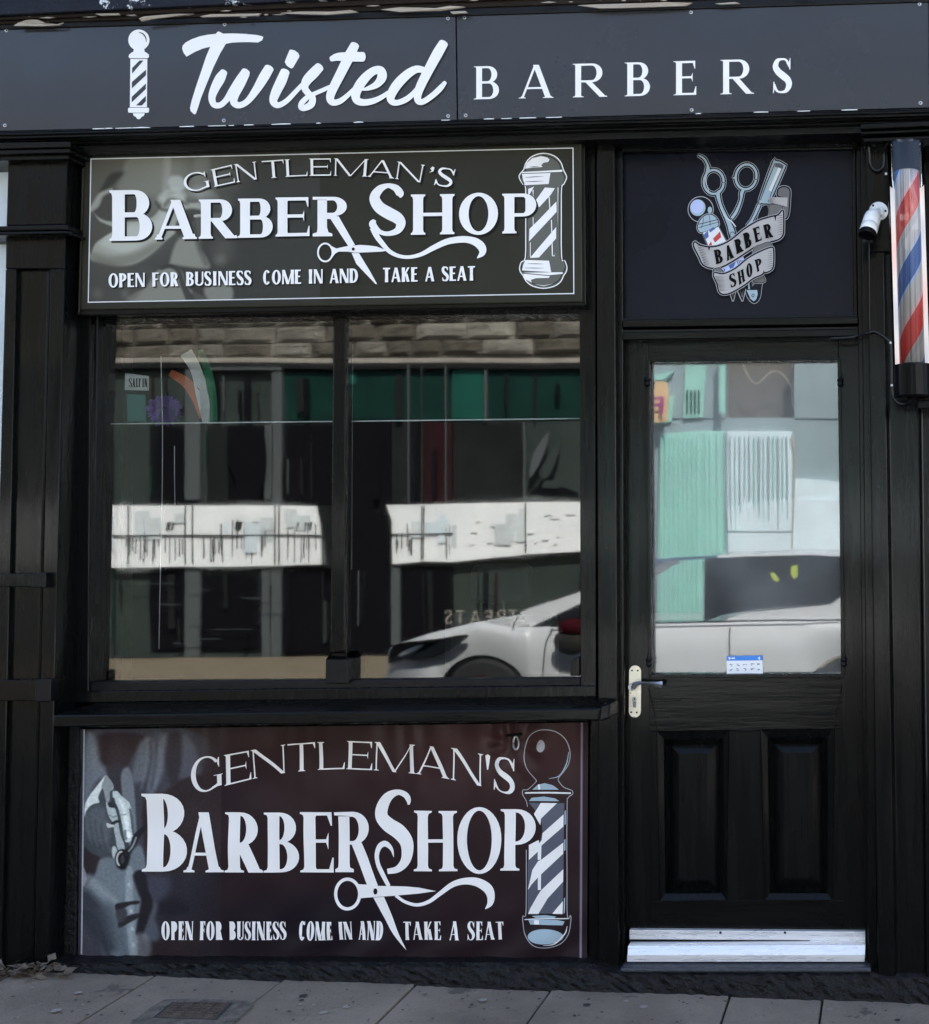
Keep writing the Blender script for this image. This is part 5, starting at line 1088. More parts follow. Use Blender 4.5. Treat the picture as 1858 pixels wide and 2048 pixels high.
# ================================================================== barber pole lamp
yc=-.235
pb=thing('barber_pole','red, white and blue striped barber pole lamp in a clear tube with black caps','barber pole',P(1822,798,yc))
t0,t1_=np.array(P(1811.5,289,yc)),np.array(P(1826.5,790,yc)); ax=t0-t1_; Ln=np.linalg.norm(ax); ax/=Ln; RO=.0585; RI=.039
def hh(y): return Ln*(790-y)/(790-289)
mb=MB(); mb.lathe([(RO,hh(731)+.001),(RO,Ln-.003),(RO-.001,Ln)],t1_,ax,M['tube'],48); o=mb.build('clear_tube',pb,smooth=True,normals=True)
mb=MB(); mb.lathe([(.02,-.012),(RO-.001,-.008),(RO+.0008,-.004),(RO+.0008,hh(731)-.001),(RO-.001,hh(731))],t1_,ax,M['capblk'],48); mb.build('end_cap',pb); mb=MB(); mb.lathe([(RI+.004,hh(345)),(RI+.004,Ln-.004),(RI,Ln-.002)],t1_,ax,M['capblk'],40)
mb.build('end_cap',pb)
mb=MB(); nz=120; nn=64; vs=[];fs=[];hv=[]
u=np.cross(ax,[0,1,0]);u/=np.linalg.norm(u); w=np.cross(ax,u); h0,h1=hh(731),hh(345); per=hh(0)-hh(247)
for i in range(nz+1):
    for k in range(nn+1):
        a=2*math.pi*k/nn; h=h0+(h1-h0)*i/nz; vs.append(t1_+ax*h+u*RI*math.cos(a)+w*RI*math.sin(a)); hv.append((h,a))
for i in range(nz):
    for k in range(nn): fs.append((i*(nn+1)+k,i*(nn+1)+k+1,(i+1)*(nn+1)+k+1,(i+1)*(nn+1)+k))
mb.mesh(vs,fs,M['stripes']); dr=mb.build('striped_drum',pb,smooth=True,normals=False)
at=dr.data.attributes.new('helix','FLOAT','POINT')
# image: bands climb to the right; red centred at photo row 422 on the axis
ufr=(u[0]); 
for i,(h,a) in enumerate(hv):
    p=u*math.cos(a)+w*math.sin(a); sx=p[0]; fy=-p[1]; ang=math.atan2(sx,fy)     # 0 facing the street, + to the right
    at.data[i].value=float((-(h-hh(422))/per+ang/(2*math.pi)*.98+.125+20))
mb=MB(); rr=RO-.006
vs=[];fs=[]
for i,h in enumerate((hh(732),hh(371))):
    for k in range(17):
        a=math.radians(-95+190*k/16); vs.append(t1_+ax*h+np.array([1,0,0])*rr*math.sin(a)+np.array([0,1,0])*rr*math.cos(a))
for k in range(16): fs.append((k,k+1,18+k,17+k))
mb.mesh(vs,fs,lamp_mat()); mb.build('reflector',pb,smooth=True,normals=False)
mb=MB(); p=np.array(P(1845,805,yc)); mb.solid([(p[0]-.015,-.2,p[2]-.015),(p[0]+.05,-.2,p[2]-.015),(p[0]+.05,-.2,p[2]+.012),(p[0]-.015,-.2,p[2]+.012)],.14,M['capblk'])
q_=np.array(P(1838,283,yc)); mb.solid([(q_[0]-.02,-.22,q_[2]-.01),(q_[0]+.06,-.22,q_[2]-.01),(q_[0]+.06,-.22,q_[2]+.012),(q_[0]-.02,-.22,q_[2]+.012)],.15,M['capblk']); mb.build('wall_bracket',pb,bevel=.003)
# ================================================================== security camera
cc=thing('security_camera','small white bullet security camera on a round base beside the barber pole','camera',P(1756,443,-.08))
mb=MB(); mb.lathe([(.031,0),(.031,.004),(.028,.012),(.022,.014)],P(1757,423,-.07),(0.1,-1,0.1),M['cctv'],36)
for x,y in ((1746,411),(1771,422)): mb.lathe([(.0036,0),(.0036,.003)],P(x,y,-.0835),(0,-1,0),M['dark'],10)
mb.build('base',cc,bevel=.001)
mb=MB(); mb.tube([P(1757,424,-.082),P(1757,420,-.105),P(1753,424,-.13),P(1749,433,-.14)],.0085,M['cctv'],14,4); mb.tube([P(1761,416,-.10),P(1762,432,-.10)],.0105,M['cctv'],14,2); mb.build('arm',cc,smooth=True)
a0,a1=np.array(P(1748,425,-.135)),np.array(P(1735,468,-.185)); axc=a1-a0; l=np.linalg.norm(axc)
mb=MB(); mb.lathe([(.010,-.001),(.0205,.005),(.0255,.016),(.0275,.03),(.0275,l*.62),(.0268,l*.63),(.0282,l*.64),(.0282,l)],a0,axc,M['cctv'],40); o=mb.build('body',cc,smooth=False)
for p in o.data.polygons: p.use_smooth=len(p.vertices)==4
mb=MB(); mb.lathe([(.0285,l-.004),(.0285,l+.010),(.026,l+.013),(.021,l+.006),(.010,l+.005)],a0,axc,M['capblk'],40); mb.build('lens_hood',cc)
mb=MB()
for row in range(3):
    for k in range(3): 
        x=1731+k*4.3+row*.6; y=448+row*3.4+k*1.1; mb.flat([[(x,y),(x+3,y+.8),(x+2.8,y+1.8),(x-.2,y+1)]],-.198,M['greyink'])
mb.build('printed_label',cc,normals=False)
# ================================================================== cables
def cable(name,label,pts,r=.0032,extra=None):
    mb=MB(); mb.tube([P(*q) for q in pts],r,M['cable'],8,5)
    o=mb.build(name,smooth=True); tag(o,label,'cable'); return o
cable('cable','thin black cable hanging in a loop left of the barber pole top',[(1737,292,-.09),(1739,308,-.085),(1740,325,-.083),(1747,338,-.083),(1756,341,-.083),(1765,334,-.083),(1768,318,-.083),(1767,303,-.09),(1772,291,-.12),(1785,286,-.15),(1822,282,-.16),(1870,286,-.14)],.0042)
cable('cable','black cable running straight down the pilaster below the security camera',[(1739,474,-.10),(1738,492,-.076),(1739,560,-.075),(1739,640,-.075),(1740,662,-.076)],.0016)
cable('cable','black cable curving from the door frame to the barber pole',[(1660,677,-.02),(1700,675,-.03),(1714,672,-.035),(1738,666,-.078),(1744,663,-.08),(1758,667,-.078),(1772,677,-.078),(1781,688,-.078),(1783,720,-.078),(1784,772,-.078),(1787,795,-.078),(1798,807,-.08),(1812,808,-.09),(1824,800,-.15),(1829,794,-.20)],.0040)
cable('cable','short black cable dropping from under the barber pole to the pavement side',[(1845,806,-.10),(1844,830,-.075),(1846,1000,-.075),(1850,1300,-.075),(1854,1600,-.075)],.0030)
for k,(x,y,lab) in enumerate(((1772,348,'white round cable clip beside the black cap of the barber pole'),(1781,686,'white cable clip where the cable meets the barber pole'),(1783.6,771,'lowest white cable clip left of the bottom cap of the barber pole'))):
    mb=MB(); mb.lathe([(.0042,0),(.0042,.004),(.002,.007)],P(x,y,-.079),(0,-1,0),M['cctv'],12); tag(mb.build('cable_clip'),lab,'cable clip',group='white cable clips on the pilaster')
# ================================================================== neighbour wall and leaf litter
nb=thing('neighbouring_house','white painted rendered wall of the house left of the pilaster','house',(-4.6,0,0))
mb=MB(); mb.box(-9,P(30,1000,0)[0],-.02,.25,-.2,7.4,M['nwall']); mb.box(-9,-6.35,.25,6,-.2,7.4,M['nwall']); mb.build('wall',nb)
mb=MB(); r=random.Random(4)
for k in range(110):
    x=r.gauss(30,48); y=r.gauss(1944,9)
    if x<-30 or x>150: continue
    g_=np.array(G(x,y)) if y>1950 else np.array(P(x,y,-.11-.05*r.random())); g_[2]=max(g_[2],gz(g_[0],g_[1])+.002)
    s_=r.uniform(.008,.024); a=r.uniform(0,6.28); t=r.uniform(-.9,.9)
    e=np.array([math.cos(a),math.sin(a),t*.5])*s_; f_=np.array([-math.sin(a),math.cos(a),r.uniform(-.3,.8)])*s_*.5; n_=np.array([0,0,.004])
    mb.mesh([g_-e+n_,g_+f_+n_*2,g_+e+n_,g_-f_+n_],[(0,1,2),(0,2,3)],M['leaf'])
o=mb.build('leaf_litter',normals=False); tag(o,'small heap of dry brown leaves at the foot of the left pilaster','leaves',kind='stuff')
mb=MB()
for k in range(190):
    x=r.uniform(20,1850); y=r.uniform(1960,2046)
    try: g_=np.array(G(x,y,.004))
    except Exception: continue
    if g_[1]>-.1: continue
    s_=r.choice([r.uniform(.001,.003),r.uniform(.001,.004),r.uniform(.003,.006)]); mb.mesh([g_+np.array([s_*math.cos(a)*r.uniform(.6,1.5),s_*math.sin(a),0.0]) for a in np.linspace(0,5.2,6)]+[g_+np.array([0,0,.002])],[(i,(i+1)%6,6) for i in range(6)],M['joint'] if r.random()<.9 else M['gum'])
for k in range(16):
    x=r.uniform(60,1840); y=r.uniform(1975,2046); g_=np.array(G(x,y,.0035))
    if g_[1]>-.12: continue
    s_=r.uniform(.008,.014); mb.face([g_+np.array([s_*math.cos(t_)*r.uniform(.85,1.1),s_*math.sin(t_),0]) for t_ in np.linspace(0,5.9,12)],M['gum'] if r.random()<.6 else M['joint'])
tag(mb.build('grit',normals=False),'scattered specks of grit on the paving','grit',kind='stuff')
# ================================================================== far side of the street (seen in the glass)
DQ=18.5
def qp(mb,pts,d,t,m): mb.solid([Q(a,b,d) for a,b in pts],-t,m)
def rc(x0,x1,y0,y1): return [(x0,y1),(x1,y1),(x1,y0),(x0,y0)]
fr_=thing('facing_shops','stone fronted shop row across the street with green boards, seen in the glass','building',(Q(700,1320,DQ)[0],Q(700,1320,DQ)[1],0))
def fpart(name,fn,bevel=.01,parent=None,**kw):
    mb=MB(); fn(mb); return mb.build(name,parent or fr_,bevel=bevel,**kw)
yq=Q(500,1000,DQ)[1]
# masonry: coursed blocks
def f(mb):
    mb.box(-16,4,yq-3,yq-.08,-.3,8.4,M['mortar'])
fpart('core_wall',f,bevel=0)
def f(mb):
    r=random.Random(11); y=727
    yy=714; k=0
    while yy>190:
        h=[30,34,26,30,24,32][k%6]*1.0; x=-260+r.uniform(0,60)
        while x<2000:
            w=r.uniform(48,105); 
            a,b=Q(x+1,yy,DQ)[0],Q(x+w-1,yy,DQ)[0]; z0,z1=Q(600,yy-1,DQ)[2],Q(600,yy-h+1,DQ)[2]; pr=r.uniform(0,.05)
            # rough faced block: 3x3 displaced face
            n=6; vs=[];fs=[]
            for j in range(n):
                for i in range(n):
                    ed=(i in(0,n-1)) or (j in(0,n-1)); vs.append((a+(b-a)*i/(n-1)+(0 if ed else r.uniform(-.02,.02)),yq-(.05 if ed else 0)+pr*.5+(0 if ed else r.uniform(-.010,.010)),z0+(z1-z0)*j/(n-1)+(0 if not ed else r.uniform(-.006,.006))))
            for j in range(n-1):
                for i in range(n-1): fs.append((j*n+i,j*n+i+1,(j+1)*n+i+1,(j+1)*n+i))
            mb.mesh(vs,fs,M[r.choice(['stone','stone','stone2','stone2','stone3'])])
            x+=w
        yy-=h; k+=1
fpart('stone_blocks',f,bevel=0)
fpart('stone_ledge',lambda mb:qp(mb,rc(-300,1310,716,726),DQ-.12,.5,M['ledge']))
D1=DQ-.02
def f(mb):
    qp(mb,rc(-300,545,727,1316),D1,.1,M['gg']); qp(mb,rc(545,900,727,1316),D1,.1,M['gd']); qp(mb,rc(900,1310,727,1316),D1,.1,M['gg'])
    qp(mb,rc(-300,1310,727,738),D1-.12,.15,M['gd'])
fpart('shop_boards',f)
def f(mb):
    qp(mb,rc(566,668,745,842),D1-.03,.05,M['greend']); qp(mb,rc(680,900,728,840),D1-.03,.05,M['greend']); qp(mb,rc(903,967,733,838),D1-.05,.07,M['green']); qp(mb,rc(967,1305,733,838),D1-.03,.05,M['greend']); qp(mb,rc(696,712,738,770),D1-.05,.05,M['green'])
fpart('green_fascia_boards',f)
def f(mb):
    for x0,x1,a,b in ((542,562,735,1316),(369,400,738,1000),(369,400,1130,1316),(524,540,1140,1316),(528,545,850,1000),(968,973,735,842),(782,800,1130,1290)): qp(mb,rc(x0,x1,a,b),D1-.10,.14,M['trim'] if x1-x0<32 else M['gg'])
    qp(mb,rc(420,562,735,741),D1-.13,.14,M['trim']); qp(mb,rc(814,817,727,1010),D1-.13,.05,M['trim']); qp(mb,rc(889,891.5,727,1010),D1-.13,.05,M['trim']); qp(mb,rc(1046,1050,845,1010),D1-.13,.05,M['trim']); qp(mb,rc(841,843,727,1010),D1-.13,.05,M['gg'])
fpart('shopfront_trim',f,bevel=.004)
def f(mb):
    for x0,x1,a,b in ((298,368,850,1008),(456,528,850,1008),(400,524,1150,1300),(300,369,1132,1300),(564,668,850,1008),(564,668,1135,1305),(680,780,845,1316),(818,900,845,1008),(800,905,1132,1290),(900,1000,1060,1080)):
        qp(mb,rc(x0,x1,a,b),D1-.05,.08,M['vd'] if (x1-x0)>60 else M['maroon'])
    qp(mb,rc(843,903,845,1008),D1-.06,.08,M['maroon']); qp(mb,rc(905,1048,845,1008),D1-.055,.08,M['gd']); qp(mb,rc(415,455,850,1008),D1-.05,.08,M['gd'])
fpart('dark_openings',f)  # solid panels, shade inside the openings put into their near-black colour
def f(mb):
    r=random.Random(33)
    for k in range(70):
        L_=r.random()<.5; x=r.uniform(206,660) if L_ else r.uniform(690,1290); w=r.choice([r.uniform(1.5,4),r.uniform(4,14)]); y0,y1=r.choice([(850,1006),(1138,1300),(745,840),(1138,1290)]); h=r.uniform(.3,1)
        m=r.choice(['gg','gd','gd','vd','maroon','greend','trim'] if w<4 else ['gg','gd','vd','vd']); ya=y0+(y1-y0)*(1-h)*r.random()
        qp(mb,[(x,ya+(y1-y0)*h),(x+w,ya+(y1-y0)*h),(x+w+r.uniform(-1,1),ya),(x+r.uniform(-1,1),ya)],D1-.085-.0012*k,.01,M[m])
    for k in range(9):
        y=r.uniform(1145,1290); x=r.uniform(206,560); qp(mb,rc(x,x+r.uniform(20,90),y,y+r.uniform(.8,1.6)),D1-.17-.001*k,.01,M['trim'])
    pts=[tuple(z) for z in cr([(458,858),(500,852),(526,870),(530,930),(522,985),(500,1006),(476,1004),(470,960),(456,920)],4,closed=True)]; qp(mb,pts,D1-.175,.02,M['vd'])
fpart('window_clutter',f,bevel=0)
def f(mb):
    qp(mb,[(-200,1138),(352,1134),(640,1130),(640,1060),(631,1012),(200,1011),(-200,1011)],D1-.16,.06,M['wpanel'])
    qp(mb,[(784,1128),(850,1123),(905,1124),(1060,1108),(1310,1096),(1310,1002),(772,1009),(782,1040)],D1-.16,.06,M['wpanel'])
fpart('white_window_film',f,bevel=.003)
def f(mb):
    r=random.Random(21)
    for k in range(26):   # faint pale shapes layered on the film
        x=r.uniform(205,620) if k%2 else r.uniform(790,1280); w=r.uniform(8,34); y=r.uniform(1018,1050); h=r.uniform(14,60)
        qp(mb,rc(x,x+w,y,min(y+h,1126 if x<700 else 1096)),D1-.165-.001*k,.01,M['film2'] if k%3 else M['film3'])
    for xa,xb,n in ((250,300,10),(300,368,9),(400,440,8),(440,530,16),(572,630,11),(790,835,8),(890,903,4)):
        for k in range(n):
            x=r.uniform(xa,xb); y0=r.choice([r.uniform(1040,1070),1074,1078]); y1=r.uniform(1092,1128); w=r.uniform(.5,1.6)
            if x>780: y1=min(y1,1120)
            qp(mb,[(x,y1),(x+w,y1),(x+w+r.uniform(-1,1),y0),(x,y0)],D1-.18,.02,M['gd'] if r.random()<.45 else M['gg'])
    for xa,xb in ((462,480),(500,512),(590,625),(326,345)):
        for k in range(4): 
            x=r.uniform(xa,xb); qp(mb,[(x,1062),(x+3,1060),(x+6,1044),(x+2,1046)],D1-.18,.02,M['gd'])
    for k in range(14):
        x=r.uniform(915,1140); y=r.uniform(1030,1092); w=r.uniform(5,22); qp(mb,[(x,y),(x+w,y-.4),(x+w,y-1.1),(x,y-.8)],D1-.18,.02,M['ledge'])
    qp(mb,rc(195,640,1070,1072.5),D1-.19,.03,M['gd']); qp(mb,rc(780,905,1066,1068.5),D1-.19,.03,M['gd']); qp(mb,rc(1050,1052,1008,1104),D1-.19,.02,M['gd'])
    for x in (254,369,384,548,556,842,846): qp(mb,rc(x,x+2,1012,1128 if x<700 else 1120),D1-.19,.02,M['gg'])
    qp(mb,[(645,1136),(640,1010),(668,1010),(668,1136)],D1-.2,.05,M['gd'])
fpart('goods_on_display',f,bevel=0)
# mirrored writing on the glass of the facing shop
def qletters(spec,y0,y1,m,s,t,sf,d,name,h=0):
    mb=MB()
    for ch,xr,xl in spec: letter(mb,ch,[(xr,y1),(xl,y1),(xl,y0),(xr,y0)],d,m,s,t,sf,Pf=lambda a,b,dd:Q(a,b,dd))
    return mb.build(name,fr_,normals=False)
qletters([('T',1034,1018),('R',1012,992),('E',986,970),('A',962,940),('T',930,912),('S',904,890)],1220,1247,M['ledge'],.12,.08,.04,D1-.2,'window_lettering')
# leaf shaped vase display high in the right hand window
def f(mb):
    r_=lambda q:[tuple(z) for z in cr(q,4,closed=True)]
    qp(mb,r_([(1060,955),(1064,915),(1080,885),(1098,862),(1094,890),(1080,925)]),D1-.2,.03,M['trim']); qp(mb,r_([(1078,945),(1100,910),(1115,880),(1122,862),(1118,905),(1095,955)]),D1-.2,.03,M['gg'])
    qp(mb,[(1058,990),(1155,995),(1155,985),(1130,976),(1090,966),(1070,975)],D1-.2,.05,M['vd']); qp(mb,[(1082,976),(1118,978),(1122,962),(1090,960)],D1-.22,.03,M['gg'])
fpart('window_ornament',f,bevel=0)
# teal front, seen in the glass of the door
tf=thing('teal_shop','teal painted fluted shop front across the street mirrored in the door glass','building',(Q(1450,1320,DQ)[0],Q(1450,1320,DQ)[1]+.3,0))
def tpart(name,fn,bevel=.006): mb=MB(); fn(mb); return mb.build(name,tf,bevel=bevel)
DT=DQ-.45
tpart('plain_wall',lambda mb:[qp(mb,rc(1190,1900,835,1400),DT,.35,M['spanel']),qp(mb,rc(1290,1450,700,840),DT,.35,M['spanel']),qp(mb,rc(1588,1900,700,840),DT,.35,M['spanel'])])
def f(mb):
    qp(mb,[(1311,1330),(1403,1330),(1403,862),(1317,866)],DT-.08,.1,M['teal'])
    r=random.Random(2)
    for k in range(9):
        x=1318+k*9.2; qp(mb,rc(x,x+3.2,874,1325),DT-.12,.05,M['teal'])
    qp(mb,rc(1403,1450,862,1121),DT-.10,.1,M['teal']); 
    for x in (1408,1418,1432,1446): qp(mb,rc(x,x+2.5,866,1118),DT-.13,.05,M['teal'])
    qp(mb,[(1363,836),(1403,834),(1411,728),(1368,728)],DT-.06,.1,M['teal'])
    for k in range(4): qp(mb,rc(1370+k*8,1373+k*8,778,826),DT-.1,.05,M['greend'])
    qp(mb,[(1298,850),(1340,843),(1346,790),(1334,790),(1334,770),(1298,772)],DT-.05,.1,M['teal']); qp(mb,[(1298,748),(1344,742),(1326,758),(1298,760)],DT-.1,.1,M['teal'])
tpart('fluted_pilaster',f)
def f(mb):
    o=[Q(1443,y,DT-.25) for y in (700,760,826)]; mb.tube(o,.055,M['teal'],12,3)
tpart('drainpipe',f,bevel=0)
def f(mb):
    qp(mb,rc(1452,1584,862,1120),DT-.05,.08,M['bpanel']); qp(mb,[(1403,1124),(1900,1104),(1900,990),(1560,1000),(1450,1020),(1403,1060)],DT-.09,.08,M['bpanel']); qp(mb,[(1584,1060),(1700,1060),(1700,965),(1640,958),(1584,955)],DT-.07,.08,M['bpanel'])
tpart('pale_boards',f)
def f(mb):
    r=random.Random(8)
    for k in range(13):
        x=1460+k*9.4; w=r.uniform(1.4,2.6); y1=r.uniform(985,1062); qp(mb,[(x,y1),(x+w,y1),(x+w+r.uniform(-2,2),r.uniform(868,890)),(x+r.uniform(-1,1),870)],DT-.10,.03,M['teal'] if k%2 else M['spanel'])
    qp(mb,rc(1454,1583,1061,1063.5),DT-.1,.03,M['spanel']); qp(mb,[(1582,1100),(1585,1100),(1590,890),(1584,868),(1581,872),(1586,900)],DT-.1,.04,M['ledge'])
    for x in (1452,): qp(mb,rc(x-1.5,x+1.5,862,1116),DT-.16,.05,M['spanel'])
tpart('grooved_boards',f)
def f(mb):
    pts=[Q(a,b,DQ-.3) for a,b in ((1485,728),(1492,745),(1503,762),(1517,765),(1530,752),(1545,742),(1560,744),(1572,755),(1583,775),(1586,800))]; mb.tube(pts,.012,M['ledge'],8,3)
    mb.tube([Q(a,b,DQ-.3) for a,b in ((1585,720),(1586,760),(1586,815))],.02,M['ledge'],8,3)
tpart('hanging_wire',f,bevel=0)
def f(mb): qp(mb,[(1290,846),(1331,842),(1334,788),(1330,762),(1290,760)],DT-.3,.05,M['cream'])
fs=thing('hanging_sign','cream sign with a purple letter F mirrored at top left of the door glass','sign',Q(1310,846,DT-.3))
mb=MB(); f(mb); mb.build('sign_board',fs,bevel=.005)
mb=MB(); letter(mb,'F',[(1324,826),(1300,826),(1302,792),(1326,791)],DT-.38,M['purple'],.24,.18,0,Pf=lambda a,b,dd:Q(a,b,dd)); mb.build('letter',fs,normals=False)
# far end buildings so that the street does not stop
for i,(x0,x1,h,m) in enumerate(((-40,-16.1,8.0,'stone'),(4.1,30,7.2,'nwall'))):
    mb=MB(); mb.box(x0,x1,yq-6,yq-.1,-.3,h,M[m])
    for k in range(5):
        xx=x0+2.2+k*4.6
        for z in (1.0,4.3): mb.box(xx,xx+1.3,yq-.12,yq-.04,z,z+1.7,M['carglass'])
    o=mb.build('terraced_house',None); tag(o,('stone terraced house at the far left end of the facing street row','pale rendered terraced house at the far right end of the facing street row')[i],'house')
# ------------------------------------------------------------------ white car parked behind the camera, nose to the left in the mirror
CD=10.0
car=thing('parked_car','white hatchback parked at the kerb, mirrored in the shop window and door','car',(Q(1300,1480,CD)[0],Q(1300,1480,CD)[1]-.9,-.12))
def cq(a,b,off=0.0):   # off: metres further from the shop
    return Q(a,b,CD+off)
def zpx(z): return 1100-(z-1.46)*248+6
prof_top=[(768,1365),(772,1335),(778,1300),(790,1285),(860,1263),(960,1240),(1030,1226),(1100,1202),(1160,1180),(1230,1150),(1300,1128),(1400,1114),(1500,1109),(1620,1106),(1720,1112),(1800,1140),(1850,1200),(1868,1240),(1875,1330),(1872,1440)]
low=1452
WB=[(965,1404),(1700,1404)]; RA=94
def f(mb):
    top=[tuple(p) for p in cr(prof_top,4)]
    # bonnet and lower body: side skin built as strips from top line down to sill, arches cut
    def belt(x): return ip([(768,1296),(860,1266),(960,1242),(1030,1256),(1110,1252),(1300,1246),(1500,1243),(1700,1240),(1800,1236),(1875,1290)],x)
    xs=sorted(set([768,772,778]+list(range(784,1876,6))))
    rows=[0,.12,.3,.5,.7,.85,1.0]
    vs=[];idx={}
    def skin(side):
        out=[]
        for x in xs:
            yt=max(belt(x),ip(prof_top,x)) if x<1868 else belt(x)
            yl_=low
            for cx_,cy_ in WB:
                if abs(x-cx_)<RA: yl_=min(yl_,cy_-math.sqrt(RA*RA-(x-cx_)**2))
            col=[]
            for v in rows:
                y=yt+(yl_-yt)*v; ro=.10*(1-v)**2*0+ .07*abs(v-.35)**1.5
                nose=.55*max(0,(860-x)/92)**2.2+.35*max(0,(x-1800)/75)**2
                shoulder=.05*max(0,1-v/.12) if v<.12 else 0
                q0=cq(x,y,ro+nose+shoulder); col.append(q0 if side==0 else (q0[0],cq(x,y)[1]-1.76+ro+nose+shoulder,q0[2]))
            out.append(col)
        return out
    A=skin(0);B=skin(1)
    for S in (A,B):
        k=len(vs); 
        flat=[p for c_ in S for p in c_]; n=len(rows); mb.mesh(flat,[(i*n+j,i*n+j+1,(i+1)*n+j+1,(i+1)*n+j) for i in range(len(S)-1) for j in range(n-1)],M['carpaint'])
    # top deck between the sides
    mb.mesh([c_[0] for c_ in A]+[((a[0][0],(a[0][1]+b[0][1])/2,a[0][2]-.005)) for a,b in zip(A,B)]+[c_[0] for c_ in B],[(r*len(A)+i,r*len(A)+i+1,(r+1)*len(A)+i+1,(r+1)*len(A)+i) for r in range(2) for i in range(len(A)-1)],M['carpaint'])
    mb.mesh([p for p in A[0]]+[p for p in B[0]],[(j,j+1,len(rows)+j+1,len(rows)+j) for j in range(len(rows)-1)],M['carpaint']); mb.mesh([p for p in A[-1]]+[p for p in B[-1]],[(j,j+1,len(rows)+j+1,len(rows)+j) for j in range(len(rows)-1)],M['carpaint'])
mb=MB(); f(mb); body=mb.build('body',car,smooth=True)
def f(mb):   # roof and pillars: rim strip following the roof line, with glass set inside
    ro=[(1027,1227),(1100,1202),(1160,1180),(1225,1147),(1285,1121),(1400,1113),(1500,1109),(1620,1106),(1720,1112),(1800,1140),(1850,1200)]
    ri=[(1052,1256),(1118,1225),(1170,1200),(1235,1162),(1292,1129),(1402,1118),(1500,1114),(1620,1111),(1716,1116),(1775,1135),(1800,1236)]
    o=cr(ro,4);i_=cr(ri,4)
    for side in (0,1):
        sg_=lambda p,in_: (lambda q:(q[0],q[1]-in_ if side==0 else q[1]-1.76+in_,q[2]))(cq(*p))
        A=[sg_(p,.20-.02) for p in o]; B=[sg_(p,.14) for p in i_]; n=len(A); [mb.mesh([A[k],A[k+1],B[k+1],B[k]],[(0,1,2,3)],M['tube'] if 1272<o[k][0]<1401 else M['carpaint']) for k in range(n-1)]
    A=[(lambda q:(q[0],q[1]-.18,q[2]))(cq(*p)) for p in o[16:]]; Mi=[(lambda q:(q[0],q[1]-.88,q[2]+.03))(cq(*p)) for p in o[16:]]; B=[(lambda q:(q[0],q[1]-1.58,q[2]))(cq(*p)) for p in o[16:]]; n=len(A)
    [mb.mesh([S_[k],S_[k+1],T_[k+1],T_[k]],[(0,1,2,3)],M['tube'] if 1272<o[16:][k][0]<1401 else M['carpaint']) for S_,T_ in ((A,Mi),(Mi,B)) for k in range(n-1)]
mb=MB(); f(mb); mb.build('roof',car,smooth=True)
def f(mb):
    for g in ([(1052,1257),(1118,1225),(1170,1200),(1235,1162),(1290,1130),(1290,1249)],[(1403,1246),(1403,1118),(1500,1113),(1620,1110),(1716,1116),(1730,1150),(1684,1190),(1659,1207),(1499,1223),(1440,1232)]):
        for in_ in (.10,): 
            w=[(lambda q:(q[0],q[1]-in_,q[2]))(cq(*p)) for p in g]; mb.face(w,M['carglass'])
    g=[(1290,1130),(1306,1127),(1402,1118),(1402,1246),(1290,1249)]
    for in_ in (.10,): 
        w=[(lambda q:(q[0],q[1]-in_,q[2]))(cq(*p)) for p in g]; mb.face(w,M['tube'])
    for g in ([(1536,1148),(1545,1146),(1556,1160),(1553,1165),(1543,1162)],[(1580,1133),(1592,1131),(1593,1152),(1586,1160),(1579,1150)]):
        mb.face([(lambda q:(q[0],q[1]-.09,q[2]))(cq(*p)) for p in g],M['yellow'])  # yellow leaf reflections in the car glass, painted as flat patches
    mb.face([(lambda q:(q[0],q[1]-.115,q[2]))(cq(*p)) for p in [(1430,1248),(1499,1224),(1659,1207),(1684,1190),(1735,1150),(1800,1150),(1860,1250)]],M['carpaint'])
    o=[(1030,1226),(1100,1202),(1160,1180),(1225,1147),(1280,1124)]
    A=[(lambda q:(q[0],q[1]-.18,q[2]+.01))(cq(*p)) for p in o];B=[(lambda q:(q[0],q[1]-1.58,q[2]+.01))(cq(*p)) for p in o]; n=len(A); mb.mesh(A+B,[(k,k+1,n+k+1,n+k) for k in range(n-1)],M['carglass'])
mb=MB(); f(mb); mb.build('windows',car,normals=False)
mb=MB(); pts=[tuple(z) for z in cr([(783,1298),(800,1286),(870,1278),(935,1269),(925,1284),(880,1310),(840,1318),(800,1318),(778,1326)],3,closed=True)]
w=[]
for a,b in pts: nose=.55*max(0,(860-a)/92)**2.2; w.append(cq(a,b,nose-.055))
mb.face(w,M['lamp']); w2=[(x,y+.012,z) for x,y,z in w]; n=len(w); mb.mesh(w+w2,[(k,(k+1)%n,n+(k+1)%n,n+k) for k in range(n)]+[tuple(range(n,2*n))],M['lamp']); mb.build('headlight',car,normals=False)
mb=MB()
for x in (1088,1457): mb.tube([cq(a,b,-.004) for a,b in ((x+18 if x<1200 else x+1,1256),(x+4 if x<1200 else x,1285),(x,1320),(x-2,1350),(x,1430))],.005,M['vd'],6,3)
mb.tube([cq(a,b,-.003) for a,b in ((1036,1232),(1024,1258))],.004,M['vd'],6,2)
mb.tube([cq(a,b,0.015) for a,b in ((1100,1252),(1300,1247),(1500,1243),(1700,1240))],.008,M['vd'],6,2); mb.build('door_seam',car)
mb=MB(); c_=cq(1146,1262,-.12); 
